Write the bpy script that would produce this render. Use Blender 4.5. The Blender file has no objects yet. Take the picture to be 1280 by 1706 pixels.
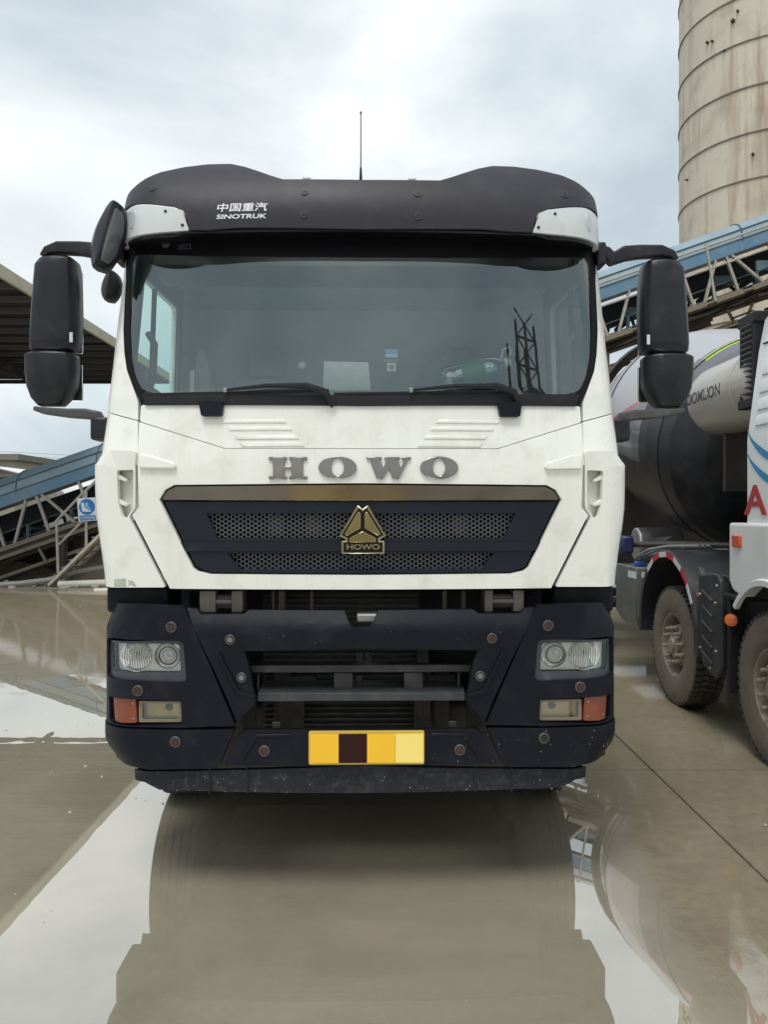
import bpy, bmesh, math, random
from mathutils import Vector, Matrix, noise
random.seed(7)
R = math.radians
sc = bpy.context.scene
col = sc.collection

# ------------------------------------------------------------------ camera, sky, sun, exposure
CAMZ = 1.72          # heights are measured from the truck's datum
GZ = -.055           # level of the yard
cam_d = bpy.data.cameras.new('camera')
cam_d.sensor_fit = 'HORIZONTAL'; cam_d.sensor_width = 36.0; cam_d.lens = 36.0
cam_d.clip_start = 0.05; cam_d.clip_end = 3000
cam = bpy.data.objects.new('camera', cam_d); col.objects.link(cam)
cam.location = (0, 0, CAMZ); cam.rotation_euler = (R(90), 0, 0)
sc.camera = cam

SUN_EL, SUN_AZ = 67, 200          # degrees; azimuth measured from +Y clockwise
world = bpy.data.worlds.new('World'); sc.world = world; world.use_nodes = True
wn = world.node_tree; wn.nodes.clear()
def wnode(t, **kw):
    n = wn.nodes.new(t)
    for k, v in kw.items(): setattr(n, k, v)
    return n
w_out = wnode('ShaderNodeOutputWorld'); w_bg = wnode('ShaderNodeBackground')
w_sky = wnode('ShaderNodeTexSky', sky_type='NISHITA', sun_disc=False)
w_sky.sun_elevation = R(SUN_EL); w_sky.sun_rotation = R(SUN_AZ); w_sky.air_density = 1.0; w_sky.dust_density = 2.0
w_tc = wnode('ShaderNodeTexCoord'); w_map = wnode('ShaderNodeMapping')
w_map.inputs['Scale'].default_value = (1.0, 1.0, 1.8); w_map.inputs['Location'].default_value = (0.37, 0.2, 0.11)
w_n1 = wnode('ShaderNodeTexNoise'); w_n1.inputs['Scale'].default_value = 1.9; w_n1.inputs['Detail'].default_value = 7; w_n1.inputs['Roughness'].default_value = .52; w_n1.inputs['Distortion'].default_value = .35
w_r1 = wnode('ShaderNodeValToRGB')
e = w_r1.color_ramp.elements
e[0].position = .36; e[0].color = (5.8, 6.8, 7.5, 1)
e[1].position = .62; e[1].color = (10.8, 11.2, 11.3, 1)
m_ = e.new(.47); m_.color = (7.6, 8.5, 9.1, 1)
w_n2 = wnode('ShaderNodeTexNoise'); w_n2.inputs['Scale'].default_value = 1.2; w_n2.inputs['Detail'].default_value = 5
w_r2 = wnode('ShaderNodeValToRGB'); w_r2.color_ramp.elements[0].position = .30; w_r2.color_ramp.elements[0].color = (.72,)*3+(1,); w_r2.color_ramp.elements[1].position = .58; w_r2.color_ramp.elements[1].color = (1,)*3+(1,)
w_mix = wnode('ShaderNodeMix', data_type='RGBA')
L = wn.links.new
L(w_tc.outputs['Generated'], w_map.inputs['Vector']); L(w_map.outputs[0], w_n1.inputs['Vector']); L(w_map.outputs[0], w_n2.inputs['Vector'])
L(w_n1.outputs['Fac'], w_r1.inputs[0]); L(w_n2.outputs['Fac'], w_r2.inputs[0])
L(w_r2.outputs[0], w_mix.inputs['Factor']); L(w_sky.outputs[0], w_mix.inputs['A']); L(w_r1.outputs[0], w_mix.inputs['B'])
L(w_mix.outputs['Result'], w_bg.inputs['Color']); L(w_bg.outputs[0], w_out.inputs['Surface'])
w_bg.inputs['Strength'].default_value = 0.064

sun_d = bpy.data.lights.new('sun', 'SUN'); sun_d.energy = 1.5; sun_d.angle = R(24); sun_d.color = (1, .97, .92)
sun = bpy.data.objects.new('sun', sun_d); col.objects.link(sun)
_az, _el = R(SUN_AZ), R(SUN_EL)
_dir = Vector((math.sin(_az)*math.cos(_el), math.cos(_az)*math.cos(_el), math.sin(_el)))
sun.location = _dir*60; sun.rotation_euler = (-_dir).to_track_quat('-Z', 'Y').to_euler()

sc.view_settings.view_transform = 'Standard'; sc.view_settings.look = 'None'
sc.view_settings.exposure = 0.55; sc.view_settings.gamma = 1.0; sc.view_settings.use_curve_mapping = False
sc.cycles.max_bounces = 10; sc.cycles.transparent_max_bounces = 24; sc.cycles.use_denoising = True

# ------------------------------------------------------------------ materials
MATS = {}
def mat(name, c, rough=.5, metal=0., var=.12, vs=4., bump=0., bs=60., spec=.5, coat=0., dirt=None, streak=None, emit=None):
    """procedural principled material: colour broken up by noise, optional dirt (colour, amount, scale) and vertical streaks"""
    if name in MATS: return MATS[name]
    m = bpy.data.materials.new(name); m.use_nodes = True; nt = m.node_tree; N = nt.nodes; K = nt.links.new
    b = N['Principled BSDF']
    b.inputs['Roughness'].default_value = rough; b.inputs['Metallic'].default_value = metal
    b.inputs['Specular IOR Level'].default_value = spec
    if coat: b.inputs['Coat Weight'].default_value = coat; b.inputs['Coat Roughness'].default_value = .05
    tc = N.new('ShaderNodeTexCoord'); n = N.new('ShaderNodeTexNoise')
    n.inputs['Scale'].default_value = vs; n.inputs['Detail'].default_value = 6; n.inputs['Roughness'].default_value = .6
    K(tc.outputs['Object'], n.inputs['Vector'])
    mx = N.new('ShaderNodeMix'); mx.data_type = 'RGBA'
    mx.inputs['A'].default_value = tuple(x*(1-var) for x in c)+(1,); mx.inputs['B'].default_value = tuple(min(1, x*(1+var)) for x in c)+(1,)
    K(n.outputs['Fac'], mx.inputs['Factor']); out = mx.outputs['Result']
    def layer(out, vec_scale, scale, lo, hi, c2, amt):
        mp = N.new('ShaderNodeMapping'); mp.inputs['Scale'].default_value = vec_scale
        K(tc.outputs['Object'], mp.inputs['Vector'])
        d = N.new('ShaderNodeTexNoise'); d.inputs['Scale'].default_value = scale; d.inputs['Detail'].default_value = 8; d.inputs['Roughness'].default_value = .65
        K(mp.outputs[0], d.inputs['Vector'])
        mr = N.new('ShaderNodeMapRange'); mr.inputs['From Min'].default_value = lo; mr.inputs['From Max'].default_value = hi
        mr.inputs['To Max'].default_value = amt
        K(d.outputs['Fac'], mr.inputs['Value'])
        q = N.new('ShaderNodeMix'); q.data_type = 'RGBA'; q.inputs['B'].default_value = tuple(c2)+(1,)
        K(mr.outputs[0], q.inputs['Factor']); K(out, q.inputs['A'])
        return q.outputs['Result']
    if dirt: out = layer(out, (1, 1, 1), dirt[2], .5, .72, dirt[0], dirt[1])
    if streak: out = layer(out, (1, 1, .08), streak[2], .5, .7, streak[0], streak[1])
    K(out, b.inputs['Base Color'])
    rr = N.new('ShaderNodeMapRange'); rr.inputs['To Min'].default_value = max(0, rough*.85); rr.inputs['To Max'].default_value = min(1, rough*1.2)
    K(n.outputs['Fac'], rr.inputs['Value']); K(rr.outputs[0], b.inputs['Roughness'])
    if bump:
        bn = N.new('ShaderNodeTexNoise'); bn.inputs['Scale'].default_value = bs; bn.inputs['Detail'].default_value = 4
        K(tc.outputs['Object'], bn.inputs['Vector'])
        bp = N.new('ShaderNodeBump'); bp.inputs['Strength'].default_value = bump; bp.inputs['Distance'].default_value = .01
        K(bn.outputs['Fac'], bp.inputs['Height']); K(bp.outputs[0], b.inputs['Normal'])
    if emit:
        b.inputs['Emission Color'].default_value = tuple(emit[0])+(1,); b.inputs['Emission Strength'].default_value = emit[1]
    MATS[name] = m
    return m

def glass(name, tint, refl, rough=0.0):
    """thin sheet glass: tinted see-through plus mirror reflection that grows at grazing angles"""
    m = bpy.data.materials.new(name); m.use_nodes = True; nt = m.node_tree; N = nt.nodes; K = nt.links.new
    N.clear(); o = N.new('ShaderNodeOutputMaterial')
    t = N.new('ShaderNodeBsdfTransparent'); t.inputs[0].default_value = tuple(tint)+(1,)
    g = N.new('ShaderNodeBsdfGlossy'); g.inputs['Roughness'].default_value = rough; g.inputs['Color'].default_value = (.84, .96, .98, 1)
    f = N.new('ShaderNodeFresnel'); f.inputs['IOR'].default_value = 1.5
    mr = N.new('ShaderNodeMapRange'); mr.inputs['To Min'].default_value = refl; mr.inputs['To Max'].default_value = 1
    x = N.new('ShaderNodeMixShader')
    K(f.outputs[0], mr.inputs['Value']); K(mr.outputs[0], x.inputs[0]); K(t.outputs[0], x.inputs[1]); K(g.outputs[0], x.inputs[2]); K(x.outputs[0], o.inputs['Surface'])
    MATS[name] = m
    return m

WHITE = mat('white_paint', (.80, .80, .735), .28, var=.03, vs=2.2, coat=.35, bump=.03, bs=14, dirt=((.50, .47, .38), .42, 5.5), streak=((.52, .49, .40), .22, 9))
WHITE2 = mat('white_paint_mixer', (.78, .80, .79), .3, var=.03, vs=2, coat=.3, dirt=((.55, .53, .47), .25, 4))
PLASTIC = mat('bumper_plastic', (.0058, .0072, .0125), .38, var=.25, vs=5, bump=.10, bs=420, spec=.2, dirt=((.035, .038, .042), .30, 6))
PLASTIC_DIRTY = mat('dirty_plastic', (.018, .02, .027), .55, var=.3, vs=7, bump=.3, bs=90, spec=.2, dirt=((.10, .095, .08), .45, 22))
GRILLE = mat('grille_plastic', (.013, .0165, .025), .36, var=.15, vs=6, bump=.06, bs=300, spec=.25)
MIRRORP = mat('mirror_plastic', (.014, .015, .019), .34, var=.2, vs=6, bump=.06, bs=400, spec=.35, dirt=((.07, .07, .07), .3, 9))
VISOR = mat('visor_plastic', (.040, .039, .047), .42, var=.10, vs=3, spec=.16, dirt=((.10, .095, .10), .25, 8))
RUBBER = mat('rubber', (.012, .012, .014), .55, var=.2, vs=12, bump=.15, bs=120, spec=.3)
TYRE = mat('tyre_rubber', (.055, .048, .04), .8, var=.3, vs=9, bump=.4, bs=70, dirt=((.17, .14, .11), .6, 6))
TYRE_MUD = mat('muddy_sidewall', (.15, .125, .098), .85, var=.25, vs=7, bump=.4, bs=60, dirt=((.07, .06, .05), .6, 5))
RIM = mat('muddy_rim', (.30, .265, .22), .6, metal=.25, var=.45, vs=9, bump=.2, bs=90, dirt=((.09, .07, .055), .6, 7))
CHROME = mat('chrome', (.66, .60, .54), .10, metal=1, var=.06, vs=6, dirt=((.30, .26, .22), .5, 5))
STEELLET = mat('brushed_letter_steel', (.25, .235, .215), .2, metal=1, var=.15, vs=9)
GOLD = mat('gold_metal', (.52, .43, .22), .24, metal=1, var=.18, vs=14)
GOLDEDGE = mat('pale_gold_metal', (.66, .60, .42), .2, metal=1, var=.1, vs=14)
BLACK = mat('black_gloss', (.008, .008, .010), .3, var=.2, spec=.3)
DARK = mat('dark_void', (.009, .009, .010), .7, var=.3, vs=8)
ENGINE = mat('greasy_metal', (.035, .033, .030), .55, metal=.3, var=.5, vs=15, bump=.3, bs=60, dirt=((.12, .10, .07), .5, 12))
BRACKET = mat('bracket_metal', (.11, .10, .085), .55, metal=.5, var=.4, vs=15, dirt=((.09, .06, .04), .7, 12))
BOLT = mat('rusty_bolt', (.10, .045, .03), .7, metal=.3, var=.5, vs=40, bump=.3, bs=200)
BOLTS = mat('steel_bolt', (.30, .29, .28), .45, metal=.7, var=.3, vs=40)
BOLTRING = mat('bolt_ring', (.055, .05, .05), .5, var=.3, vs=40)
REFLECTOR = mat('lamp_reflector', (.93, .93, .91), .07, metal=.75, var=.05)
LAMPHOUSE = mat('lamp_housing', (.86, .86, .83), .2, metal=.15, var=.08)
BULB = mat('lamp_bulb', (.8, .8, .78), .08, metal=.2, var=.05)
ORANGE = mat('amber_lens', (.21, .042, .010), .25, var=.25, vs=20, coat=.5)
FOG = mat('fog_reflector', (.52, .44, .29), .25, metal=.45, var=.3, vs=12)
FOGFRAME = mat('fog_frame', (.20, .16, .11), .45, var=.3, vs=12)
MARKER = mat('marker_lens', (.60, .62, .62), .22, var=.08, vs=10, coat=.4)
TEXTW = mat('white_print', (.75, .76, .78), .5, var=.08, vs=30)
INTER = mat('interior_dark', (.09, .10, .10), .7, var=.2)
INTER2 = mat('interior_grey', (.50, .54, .54), .7, var=.15)
SEAT = mat('seat_fabric', (.20, .215, .22), .85, var=.25, vs=20)
CREAM = mat('cream_trim', (.5, .5, .45), .7, var=.1)
GLASSW = glass('windscreen_glass', (.92, .97, .955), .125)
GLASSS = glass('side_glass', (.66, .92, .86), .06)
CLEAR = glass('clear_lens', (.99, 1, .99), .03)
MIRRORG = mat('mirror_glass', (.8, .82, .84), .03, metal=1, var=.02)
PLATE = {k: mat('plate_'+k, c, .45, var=.05, spec=.2) for k, c in dict(yellow=(.90, .52, .035), dark=(.028, .006, .004), pale=(.93, .74, .20), edge=(.62, .43, .08)).items()}
BLUE = mat('blue_sheet', (.11, .235, .345), .42, var=.15, vs=1.5, dirt=((.30, .36, .38), .5, 1.2), streak=((.25, .22, .18), .35, 3))
BLUEG = mat('weathered_blue_sheet', (.23, .32, .38), .45, var=.15, vs=1.2, dirt=((.34, .37, .37), .5, 1.5), streak=((.2, .18, .15), .3, 3))
SEAM = mat('sheet_seam', (.06, .09, .11), .6)
STEELW = mat('dirty_white_steel', (.40, .375, .32), .6, var=.2, vs=4, dirt=((.20, .13, .08), .7, 5), bump=.2)
STEELT = mat('tan_steel', (.21, .175, .13), .7, var=.3, vs=4, dirt=((.10, .07, .05), .8, 4), bump=.3)
RUSTD = mat('dark_rusty_steel', (.045, .038, .032), .8, var=.5, vs=4, dirt=((.11, .08, .055), .6, 3))
BELTM = mat('belt_gear', (.06, .085, .095), .8, var=.6, vs=3)
MUD = mat('mud', (.15, .12, .085), .75, var=.4, vs=1.2, bump=.6, bs=8, dirt=((.26, .23, .19), .7, 3))
CONC = mat('concrete', (.33, .31, .27), .8, var=.2, vs=1.5, bump=.2, bs=30, dirt=((.18, .16, .13), .5, 2))
BEIGE = mat('beige_render', (.44, .41, .32), .85, var=.1)
PALEROOF = mat('pale_roof', (.72, .74, .74), .6, var=.08)
TIN = mat('dark_tin', (.040, .040, .042), .7, var=.3, vs=2)
FASCIA = mat('cream_fascia', (.52, .49, .36), .6, var=.15, vs=2, dirt=((.3, .26, .18), .5, 3))

# ------------------------------------------------------------------ helpers: objects
def org(o):
    v = Vector((0, 0, 0))
    while o is not None: v += o.location; o = o.parent
    return v
def tag(o, label=None, cat=None, group=None, kind=None):
    if label: o['label'] = label
    if cat: o['category'] = cat
    if group: o['group'] = group
    if kind: o['kind'] = kind
    return o
def thing(name, loc, label, cat, group=None):
    o = bpy.data.objects.new(name, None); col.objects.link(o); o.location = loc; o.empty_display_size = .2
    return tag(o, label, cat, group)
def mesh_obj(name, verts, faces, mats, parent=None, fmat=None, smooth=38, bevel=0., bseg=2, world_coords=True):
    me = bpy.data.meshes.new(name)
    off = org(parent) if (parent and world_coords) else Vector((0, 0, 0))
    me.from_pydata([tuple(Vector(v)-off) for v in verts], [], faces)
    ms = mats if isinstance(mats, (list, tuple)) else [mats]
    for m in ms: me.materials.append(m)
    if fmat:
        for p, i in zip(me.polygons, fmat): p.material_index = i
    me.validate()
    if smooth:
        for p in me.polygons: p.use_smooth = True
        me.set_sharp_from_angle(angle=R(smooth))
    o = bpy.data.objects.new(name, me); col.objects.link(o)
    if parent: o.parent = parent
    if bevel:
        b = o.modifiers.new('edge', 'BEVEL'); b.width = bevel; b.segments = bseg; b.limit_method = 'ANGLE'; b.angle_limit = R(40); b.use_clamp_overlap = True
    return o

class MB:
    def __init__(s): s.v = []; s.f = []; s.m = []
    def add(s, v, f, mi=0):
        n = len(s.v); s.v += [tuple(p) for p in v]; s.f += [tuple(i+n for i in q) for q in f]; s.m += [mi]*len(f); return s
    def box(s, c, d, rot=None, mi=0):
        c = Vector(c); hx, hy, hz = d[0]/2, d[1]/2, d[2]/2
        P = [Vector((x, y, z)) for z in (-hz, hz) for y in (-hy, hy) for x in (-hx, hx)]
        if rot is not None: P = [rot @ p for p in P]
        return s.add([c+p for p in P], [(0, 2, 3, 1), (4, 5, 7, 6), (0, 1, 5, 4), (2, 6, 7, 3), (0, 4, 6, 2), (1, 3, 7, 5)], mi)
    def bb(s, a, b, mi=0):
        return s.box([(a[i]+b[i])/2 for i in range(3)], [abs(b[i]-a[i]) for i in range(3)], mi=mi)
    def bar(s, a, b, w, h, up=(0, 0, 1), mi=0):
        a, b = Vector(a), Vector(b); d = b-a; y = d.normalized(); x = y.cross(Vector(up))
        if x.length < 1e-5: x = Vector((1, 0, 0))
        x.normalize(); z = x.cross(y); rot = Matrix((x, y, z)).transposed()
        return s.box((a+b)/2, (w, d.length, h), rot, mi)
    def loft(s, loops, cap=True, closed=True, mi=0):
        n = len(loops[0]); v = [p for l in loops for p in l]; f = []
        for i in range(len(loops)-1):
            for j in range(n if closed else n-1):
                k = (j+1) % n; f.append((i*n+j, i*n+k, (i+1)*n+k, (i+1)*n+j))
        if cap: f.append(tuple(reversed(range(n)))); f.append(tuple(range((len(loops)-1)*n, len(loops)*n)))
        return s.add(v, f, mi)
    def tube(s, pts, r, seg=8, cap=True, mi=0):
        pts = [Vector(p) for p in pts]; loops = []; prev = None
        for i, p in enumerate(pts):
            t = ((pts[min(i+1, len(pts)-1)]-p).normalized()+(p-pts[max(i-1, 0)]).normalized()).normalized()
            if prev is None:
                a = t.cross(Vector((0, 0, 1)))
                if a.length < .01: a = t.cross(Vector((1, 0, 0)))
            else: a = prev-t*prev.dot(t)
            a.normalize(); b = t.cross(a); prev = a
            rr = r[i] if isinstance(r, (list, tuple)) else r
            loops.append([p+a*(rr*math.cos(2*math.pi*k/seg))+b*(rr*math.sin(2*math.pi*k/seg)) for k in range(seg)])
        return s.loft(loops, cap, mi=mi)
    def sweep(s, pts, wh, mi=0):
        """rectangular section (w across, h vertical-ish) with chamfered corners along a path"""
        pts = [Vector(p) for p in pts]; loops = []
        for i, p in enumerate(pts):
            t = ((pts[min(i+1, len(pts)-1)]-p).normalized()+(p-pts[max(i-1, 0)]).normalized()).normalized()
            a = t.cross(Vector((0, 0, 1)))
            if a.length < .01: a = Vector((0, 1, 0))
            a.normalize(); b = a.cross(t)
            w, h = wh[i] if isinstance(wh, list) else wh
            c = .28
            q = [(-1, -1+c), (-1, 1-c), (-1+c, 1), (1-c, 1), (1, 1-c), (1, -1+c), (1-c, -1), (-1+c, -1)]
            loops.append([p+a*(x*w/2)+b*(y*h/2) for x, y in q])
        return s.loft(loops, True, mi=mi)
    def lathe(s, prof, o, ax, seg=32, mi=0, cap=False):
        """prof: list of (radius, along axis)"""
        o = Vector(o); ax = Vector(ax).normalized(); a = ax.cross(Vector((0, 0, 1)))
        if a.length < .01: a = ax.cross(Vector((1, 0, 0)))
        a.normalize(); b = ax.cross(a)
        return s.loft([[o+ax*h+(a*math.cos(2*math.pi*k/seg)+b*math.sin(2*math.pi*k/seg))*max(r, 1e-4) for k in range(seg)] for r, h in prof], cap, mi=mi)
    def prism(s, poly, o, ux, uz, n, t, mi=0):
        """extrude a 2d polygon lying in (ux,uz) at o by t along n"""
        o, ux, uz, n = Vector(o), Vector(ux), Vector(uz), Vector(n)
        a = [o+ux*x+uz*y for x, y in poly]; b = [p+n*t for p in a]; k = len(poly)
        return s.add(a+b, [tuple(range(k)), tuple(reversed(range(k, 2*k)))]+[(i, k+i, k+(i+1) % k, (i+1) % k) for i in range(k)], mi)
    def build(s, name, m, parent=None, smooth=38, bevel=0., bseg=2):
        o = mesh_obj(name, s.v, s.f, m, parent, s.m if isinstance(m, (list, tuple)) and len(m) > 1 else None, smooth, bevel, bseg)
        bm = bmesh.new(); bm.from_mesh(o.data); bmesh.ops.recalc_face_normals(bm, faces=bm.faces); bm.to_mesh(o.data); bm.free()
        if smooth: o.data.set_sharp_from_angle(angle=R(smooth))
        return o

def px(x, y, d):
    """the point at depth d that stands where pixel (x, y) of the photograph shows it"""
    return Vector(((x-640)/1280*d, d, CAMZ-(y-853)/1280*d))

# ------------------------------------------------------------------ ground, slabs, water
def make_ground():
    n = 40; v = []; f = []
    xs = [-900+45*i for i in range(41)]
    for j in range(41):
        for i in range(41):
            x, y = xs[i], -400+45*j
            r = math.hypot(x, y)
            v.append((x, y, GZ-.06 if r < 90 else GZ-.06+noise.noise((x*.01, y*.01, 0))*min(1.5, (r-90)*.01)))
    for j in range(40):
        for i in range(40):
            a = j*41+i; f.append((a, a+1, a+42, a+41))
    g = mesh_obj('ground', v, f, MUD, smooth=0); tag(g, kind='structure')
    return g
ground = make_ground()
SLABM = mat('wet_silty_concrete', (.27, .245, .19), .6, var=.35, vs=14, bump=.6, bs=60, dirt=((.20, .18, .145), .8, 2.3), streak=None)
PITCH = 4.5
slab_me = None
for i in range(-5, 6):
    for j in range(-3, 4):
        x0 = 1.85+PITCH*i; y0 = 5.3+PITCH*(j-1)
        if y0 > 17: continue
        if slab_me is None:
            b = MB(); g = .012
            b.bb((g/2, g/2, -.16), (PITCH-g/2, PITCH-g/2, 0)); o = b.build('concrete_slab', SLABM, None, smooth=0, bevel=.008)
            slab_me = o.data; proto_mod = o
        else:
            o = bpy.data.objects.new('concrete_slab', slab_me); col.objects.link(o)
            mo = o.modifiers.new('edge', 'BEVEL'); mo.width = .008; mo.segments = 2; mo.limit_method = 'ANGLE'
        o.parent = ground; o.location = (x0, y0, GZ+random.uniform(-.0015, .0015))

def make_water():
    m = bpy.data.materials.new('muddy_water'); m.use_nodes = True; nt = m.node_tree; N = nt.nodes; K = nt.links.new; N.clear()
    o = N.new('ShaderNodeOutputMaterial'); t = N.new('ShaderNodeBsdfTransparent'); t.inputs[0].default_value = (.93, .90, .84, 1)
    silt = N.new('ShaderNodeBsdfDiffuse')
    g = N.new('ShaderNodeBsdfGlossy'); g.inputs['Color'].default_value = (.97, .97, .95, 1)
    tc = N.new('ShaderNodeTexCoord'); sep = N.new('ShaderNodeSeparateXYZ'); K(tc.outputs['Object'], sep.inputs[0])
    def math_(op, a, b=None, clamp=False):
        n = N.new('ShaderNodeMath'); n.operation = op; n.use_clamp = clamp
        for i, q in enumerate((a, b)):
            if q is None: continue
            if isinstance(q, (int, float)): n.inputs[i].default_value = q
            else: K(q, n.inputs[i])
        return n.outputs[0]
    no = N.new('ShaderNodeTexNoise'); no.inputs['Scale'].default_value = .42; no.inputs['Detail'].default_value = 5; no.inputs['Roughness'].default_value = .55
    K(tc.outputs['Object'], no.inputs['Vector'])
    no2 = N.new('ShaderNodeTexNoise'); no2.inputs['Scale'].default_value = 2.2; no2.inputs['Detail'].default_value = 6
    K(tc.outputs['Object'], no2.inputs['Vector'])
    sn = N.new('ShaderNodeTexNoise'); sn.inputs['Scale'].default_value = .8; sn.inputs['Detail'].default_value = 9; sn.inputs['Roughness'].default_value = .68; sn.inputs['Distortion'].default_value = .8
    K(tc.outputs['Object'], sn.inputs['Vector'])
    sr = N.new('ShaderNodeValToRGB'); sr.color_ramp.elements[0].position = .34; sr.color_ramp.elements[0].color = (.50, .445, .335, 1); sr.color_ramp.elements[1].position = .66; sr.color_ramp.elements[1].color = (.68, .60, .455, 1)
    K(sn.outputs['Fac'], sr.inputs[0]); K(sr.outputs[0], silt.inputs[0])
    fine = N.new('ShaderNodeTexNoise'); fine.inputs['Scale'].default_value = 9; fine.inputs['Detail'].default_value = 8; fine.inputs['Roughness'].default_value = .7; K(tc.outputs['Object'], fine.inputs['Vector'])
    nn0 = math_('ADD', math_('MULTIPLY', math_('SUBTRACT', no.outputs['Fac'], .5), 1.5), math_('MULTIPLY', math_('SUBTRACT', no2.outputs['Fac'], .5), .5))
    nn = math_('ADD', nn0, math_('MULTIPLY', math_('SUBTRACT', fine.outputs['Fac'], .5), .45))
    # the yard drains to a low spot: deep water in front and to the west, only a wet film to the east and far back
    ex = math_('MULTIPLY', math_('SUBTRACT', sep.outputs[0], 1.25), 1.5)            # >0 to the east
    ey = math_('MULTIPLY', math_('SUBTRACT', sep.outputs[1], 8.4), .22)
    ey2 = math_('MULTIPLY', math_('SUBTRACT', sep.outputs[1], 3.4), .8)
    east = math_('MINIMUM', ex, math_('ADD', ey2, .35))
    dry = math_('ADD', math_('MAXIMUM', east, ey), nn)
    film = N.new('ShaderNodeMapRange'); film.inputs['From Min'].default_value = -.06; film.inputs['From Max'].default_value = .14
    K(dry, film.inputs['Value'])
    fr = N.new('ShaderNodeFresnel'); fr.inputs['IOR'].default_value = 1.33
    deep = math_('ADD', math_('MULTIPLY', fr.outputs[0], .75), .36, True)
    thin = math_('ADD', math_('MULTIPLY', fr.outputs[0], .55), .05, True)
    mixf = N.new('ShaderNodeMix'); mixf.data_type = 'FLOAT'; K(film.outputs[0], mixf.inputs['Factor']); K(deep, mixf.inputs['A']); K(thin, mixf.inputs['B'])
    rough = N.new('ShaderNodeMapRange'); rough.inputs['To Min'].default_value = 0.004; rough.inputs['To Max'].default_value = .07
    K(film.outputs[0], rough.inputs['Value']); K(rough.outputs[0], g.inputs['Roughness'])
    siltf = N.new('ShaderNodeMapRange'); siltf.inputs['To Min'].default_value = .55; siltf.inputs['To Max'].default_value = .04
    K(film.outputs[0], siltf.inputs['Value'])
    body = N.new('ShaderNodeMixShader'); K(siltf.outputs[0], body.inputs[0]); K(t.outputs[0], body.inputs[1]); K(silt.outputs[0], body.inputs[2])
    x = N.new('ShaderNodeMixShader'); K(mixf.outputs['Result'], x.inputs[0]); K(body.outputs[0], x.inputs[1]); K(g.outputs[0], x.inputs[2])
    wv = N.new('ShaderNodeTexNoise'); wv.inputs['Scale'].default_value = 3.0; wv.inputs['Detail'].default_value = 2; K(tc.outputs['Object'], wv.inputs['Vector'])
    bp = N.new('ShaderNodeBump'); bp.inputs['Strength'].default_value = .06; bp.inputs['Distance'].default_value = .004
    K(wv.outputs['Fac'], bp.inputs['Height']); K(bp.outputs[0], g.inputs['Normal'])
    K(x.outputs[0], o.inputs['Surface'])
    w = mesh_obj('water', [(-20.5, -8, GZ+.006), (21, -8, GZ+.006), (21, 17.6, GZ+.006), (-20.5, 17.6, GZ+.006)], [(0, 1, 2, 3)], m, smooth=0)
    tag(w, kind='structure'); return w
make_water()

# ------------------------------------------------------------------ curved shells for the white truck
TX = -0.107                      # the truck's centre line
def _f(v): return v if callable(v) else (lambda z: v)
class Shell:
    """front of a vehicle: gentle arc, then a rounded corner, then the side running back.  s is the unrolled lateral coordinate"""
    def __init__(q, dc, k, s0, r): q.dc, q.k, q.s0, q.r = _f(dc), _f(k), _f(s0), _f(r)
    def ud(q, s, z):
        a = abs(s); sg = 1 if s >= 0 else -1; k = q.k(z); S = q.s0(z); r = q.r(z); dc = q.dc(z)
        if a <= S: return s, dc+k*a*a
        th0 = math.atan(2*k*S); d0 = dc+k*S*S; Lq = r*(math.pi/2-th0); e = a-S
        th = th0+min(e, Lq)/r
        return sg*(S+r*(math.sin(th)-math.sin(th0))), d0+r*(math.cos(th0)-math.cos(th))+max(0, e-Lq)
    def smax(q, z):
        return q.s0(z)+q.r(z)*(math.pi/2-math.atan(2*q.k(z)*q.s0(z)))
    def __call__(q, s, z, off=0.):
        u, d = q.ud(s, z)
        if off:
            h = 1e-3; a = q.ud(s-h, z); b = q.ud(s+h, z); tu, td = b[0]-a[0], b[1]-a[1]; l = math.hypot(tu, td) or 1
            u += -td/l*off; d += tu/l*off
        return Vector((u+TX, d, z))
    def un(q, x, y, off=0.):
        """pixel of the photograph -> (s, z) on this shell"""
        d = 3.6; s = z = 0
        for _ in range(12):
            u = (x-640)/1280*d-TX; z = CAMZ-(y-853)/1280*d
            lo, hi = 0., q.smax(z)
            for _ in range(30):
                m = (lo+hi)/2
                if abs(q.ud(m, z)[0]) < abs(u): lo = m
                else: hi = m
            s = math.copysign((lo+hi)/2, u); d = q(s, z, off).y
        return s, z
    def uns(q, pts, off=0.): return [q.un(x, y, off) for x, y in pts]
def mir(poly): return [(-a, b) for a, b in reversed(poly)]
def sym(left):            # left half outline, from the centre line round to the centre line again
    l = [(min(a, 0.), b) for a, b in left]; l[0] = (0., l[0][1]); l[-1] = (0., l[-1][1])
    return l + [(-a, b) for a, b in reversed(l) if a < -1e-6]
def rounded(poly, rad, n=4):
    out = []; N_ = len(poly)
    for i in range(N_):
        p = Vector(poly[i]); a = Vector(poly[i-1]); b = Vector(poly[(i+1) % N_])
        d1 = (a-p); d2 = (b-p); l1, l2 = d1.length, d2.length
        r = min(rad, l1*.4, l2*.4)
        if r < 1e-4 or d1.normalized().dot(d2.normalized()) < -.985: out.append(tuple(p)); continue
        p1 = p+d1.normalized()*r; p2 = p+d2.normalized()*r
        for k in range(n+1):
            t = k/n; out.append(tuple(p1*(1-t)**2+p*2*t*(1-t)+p2*t*t))
    return out
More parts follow.
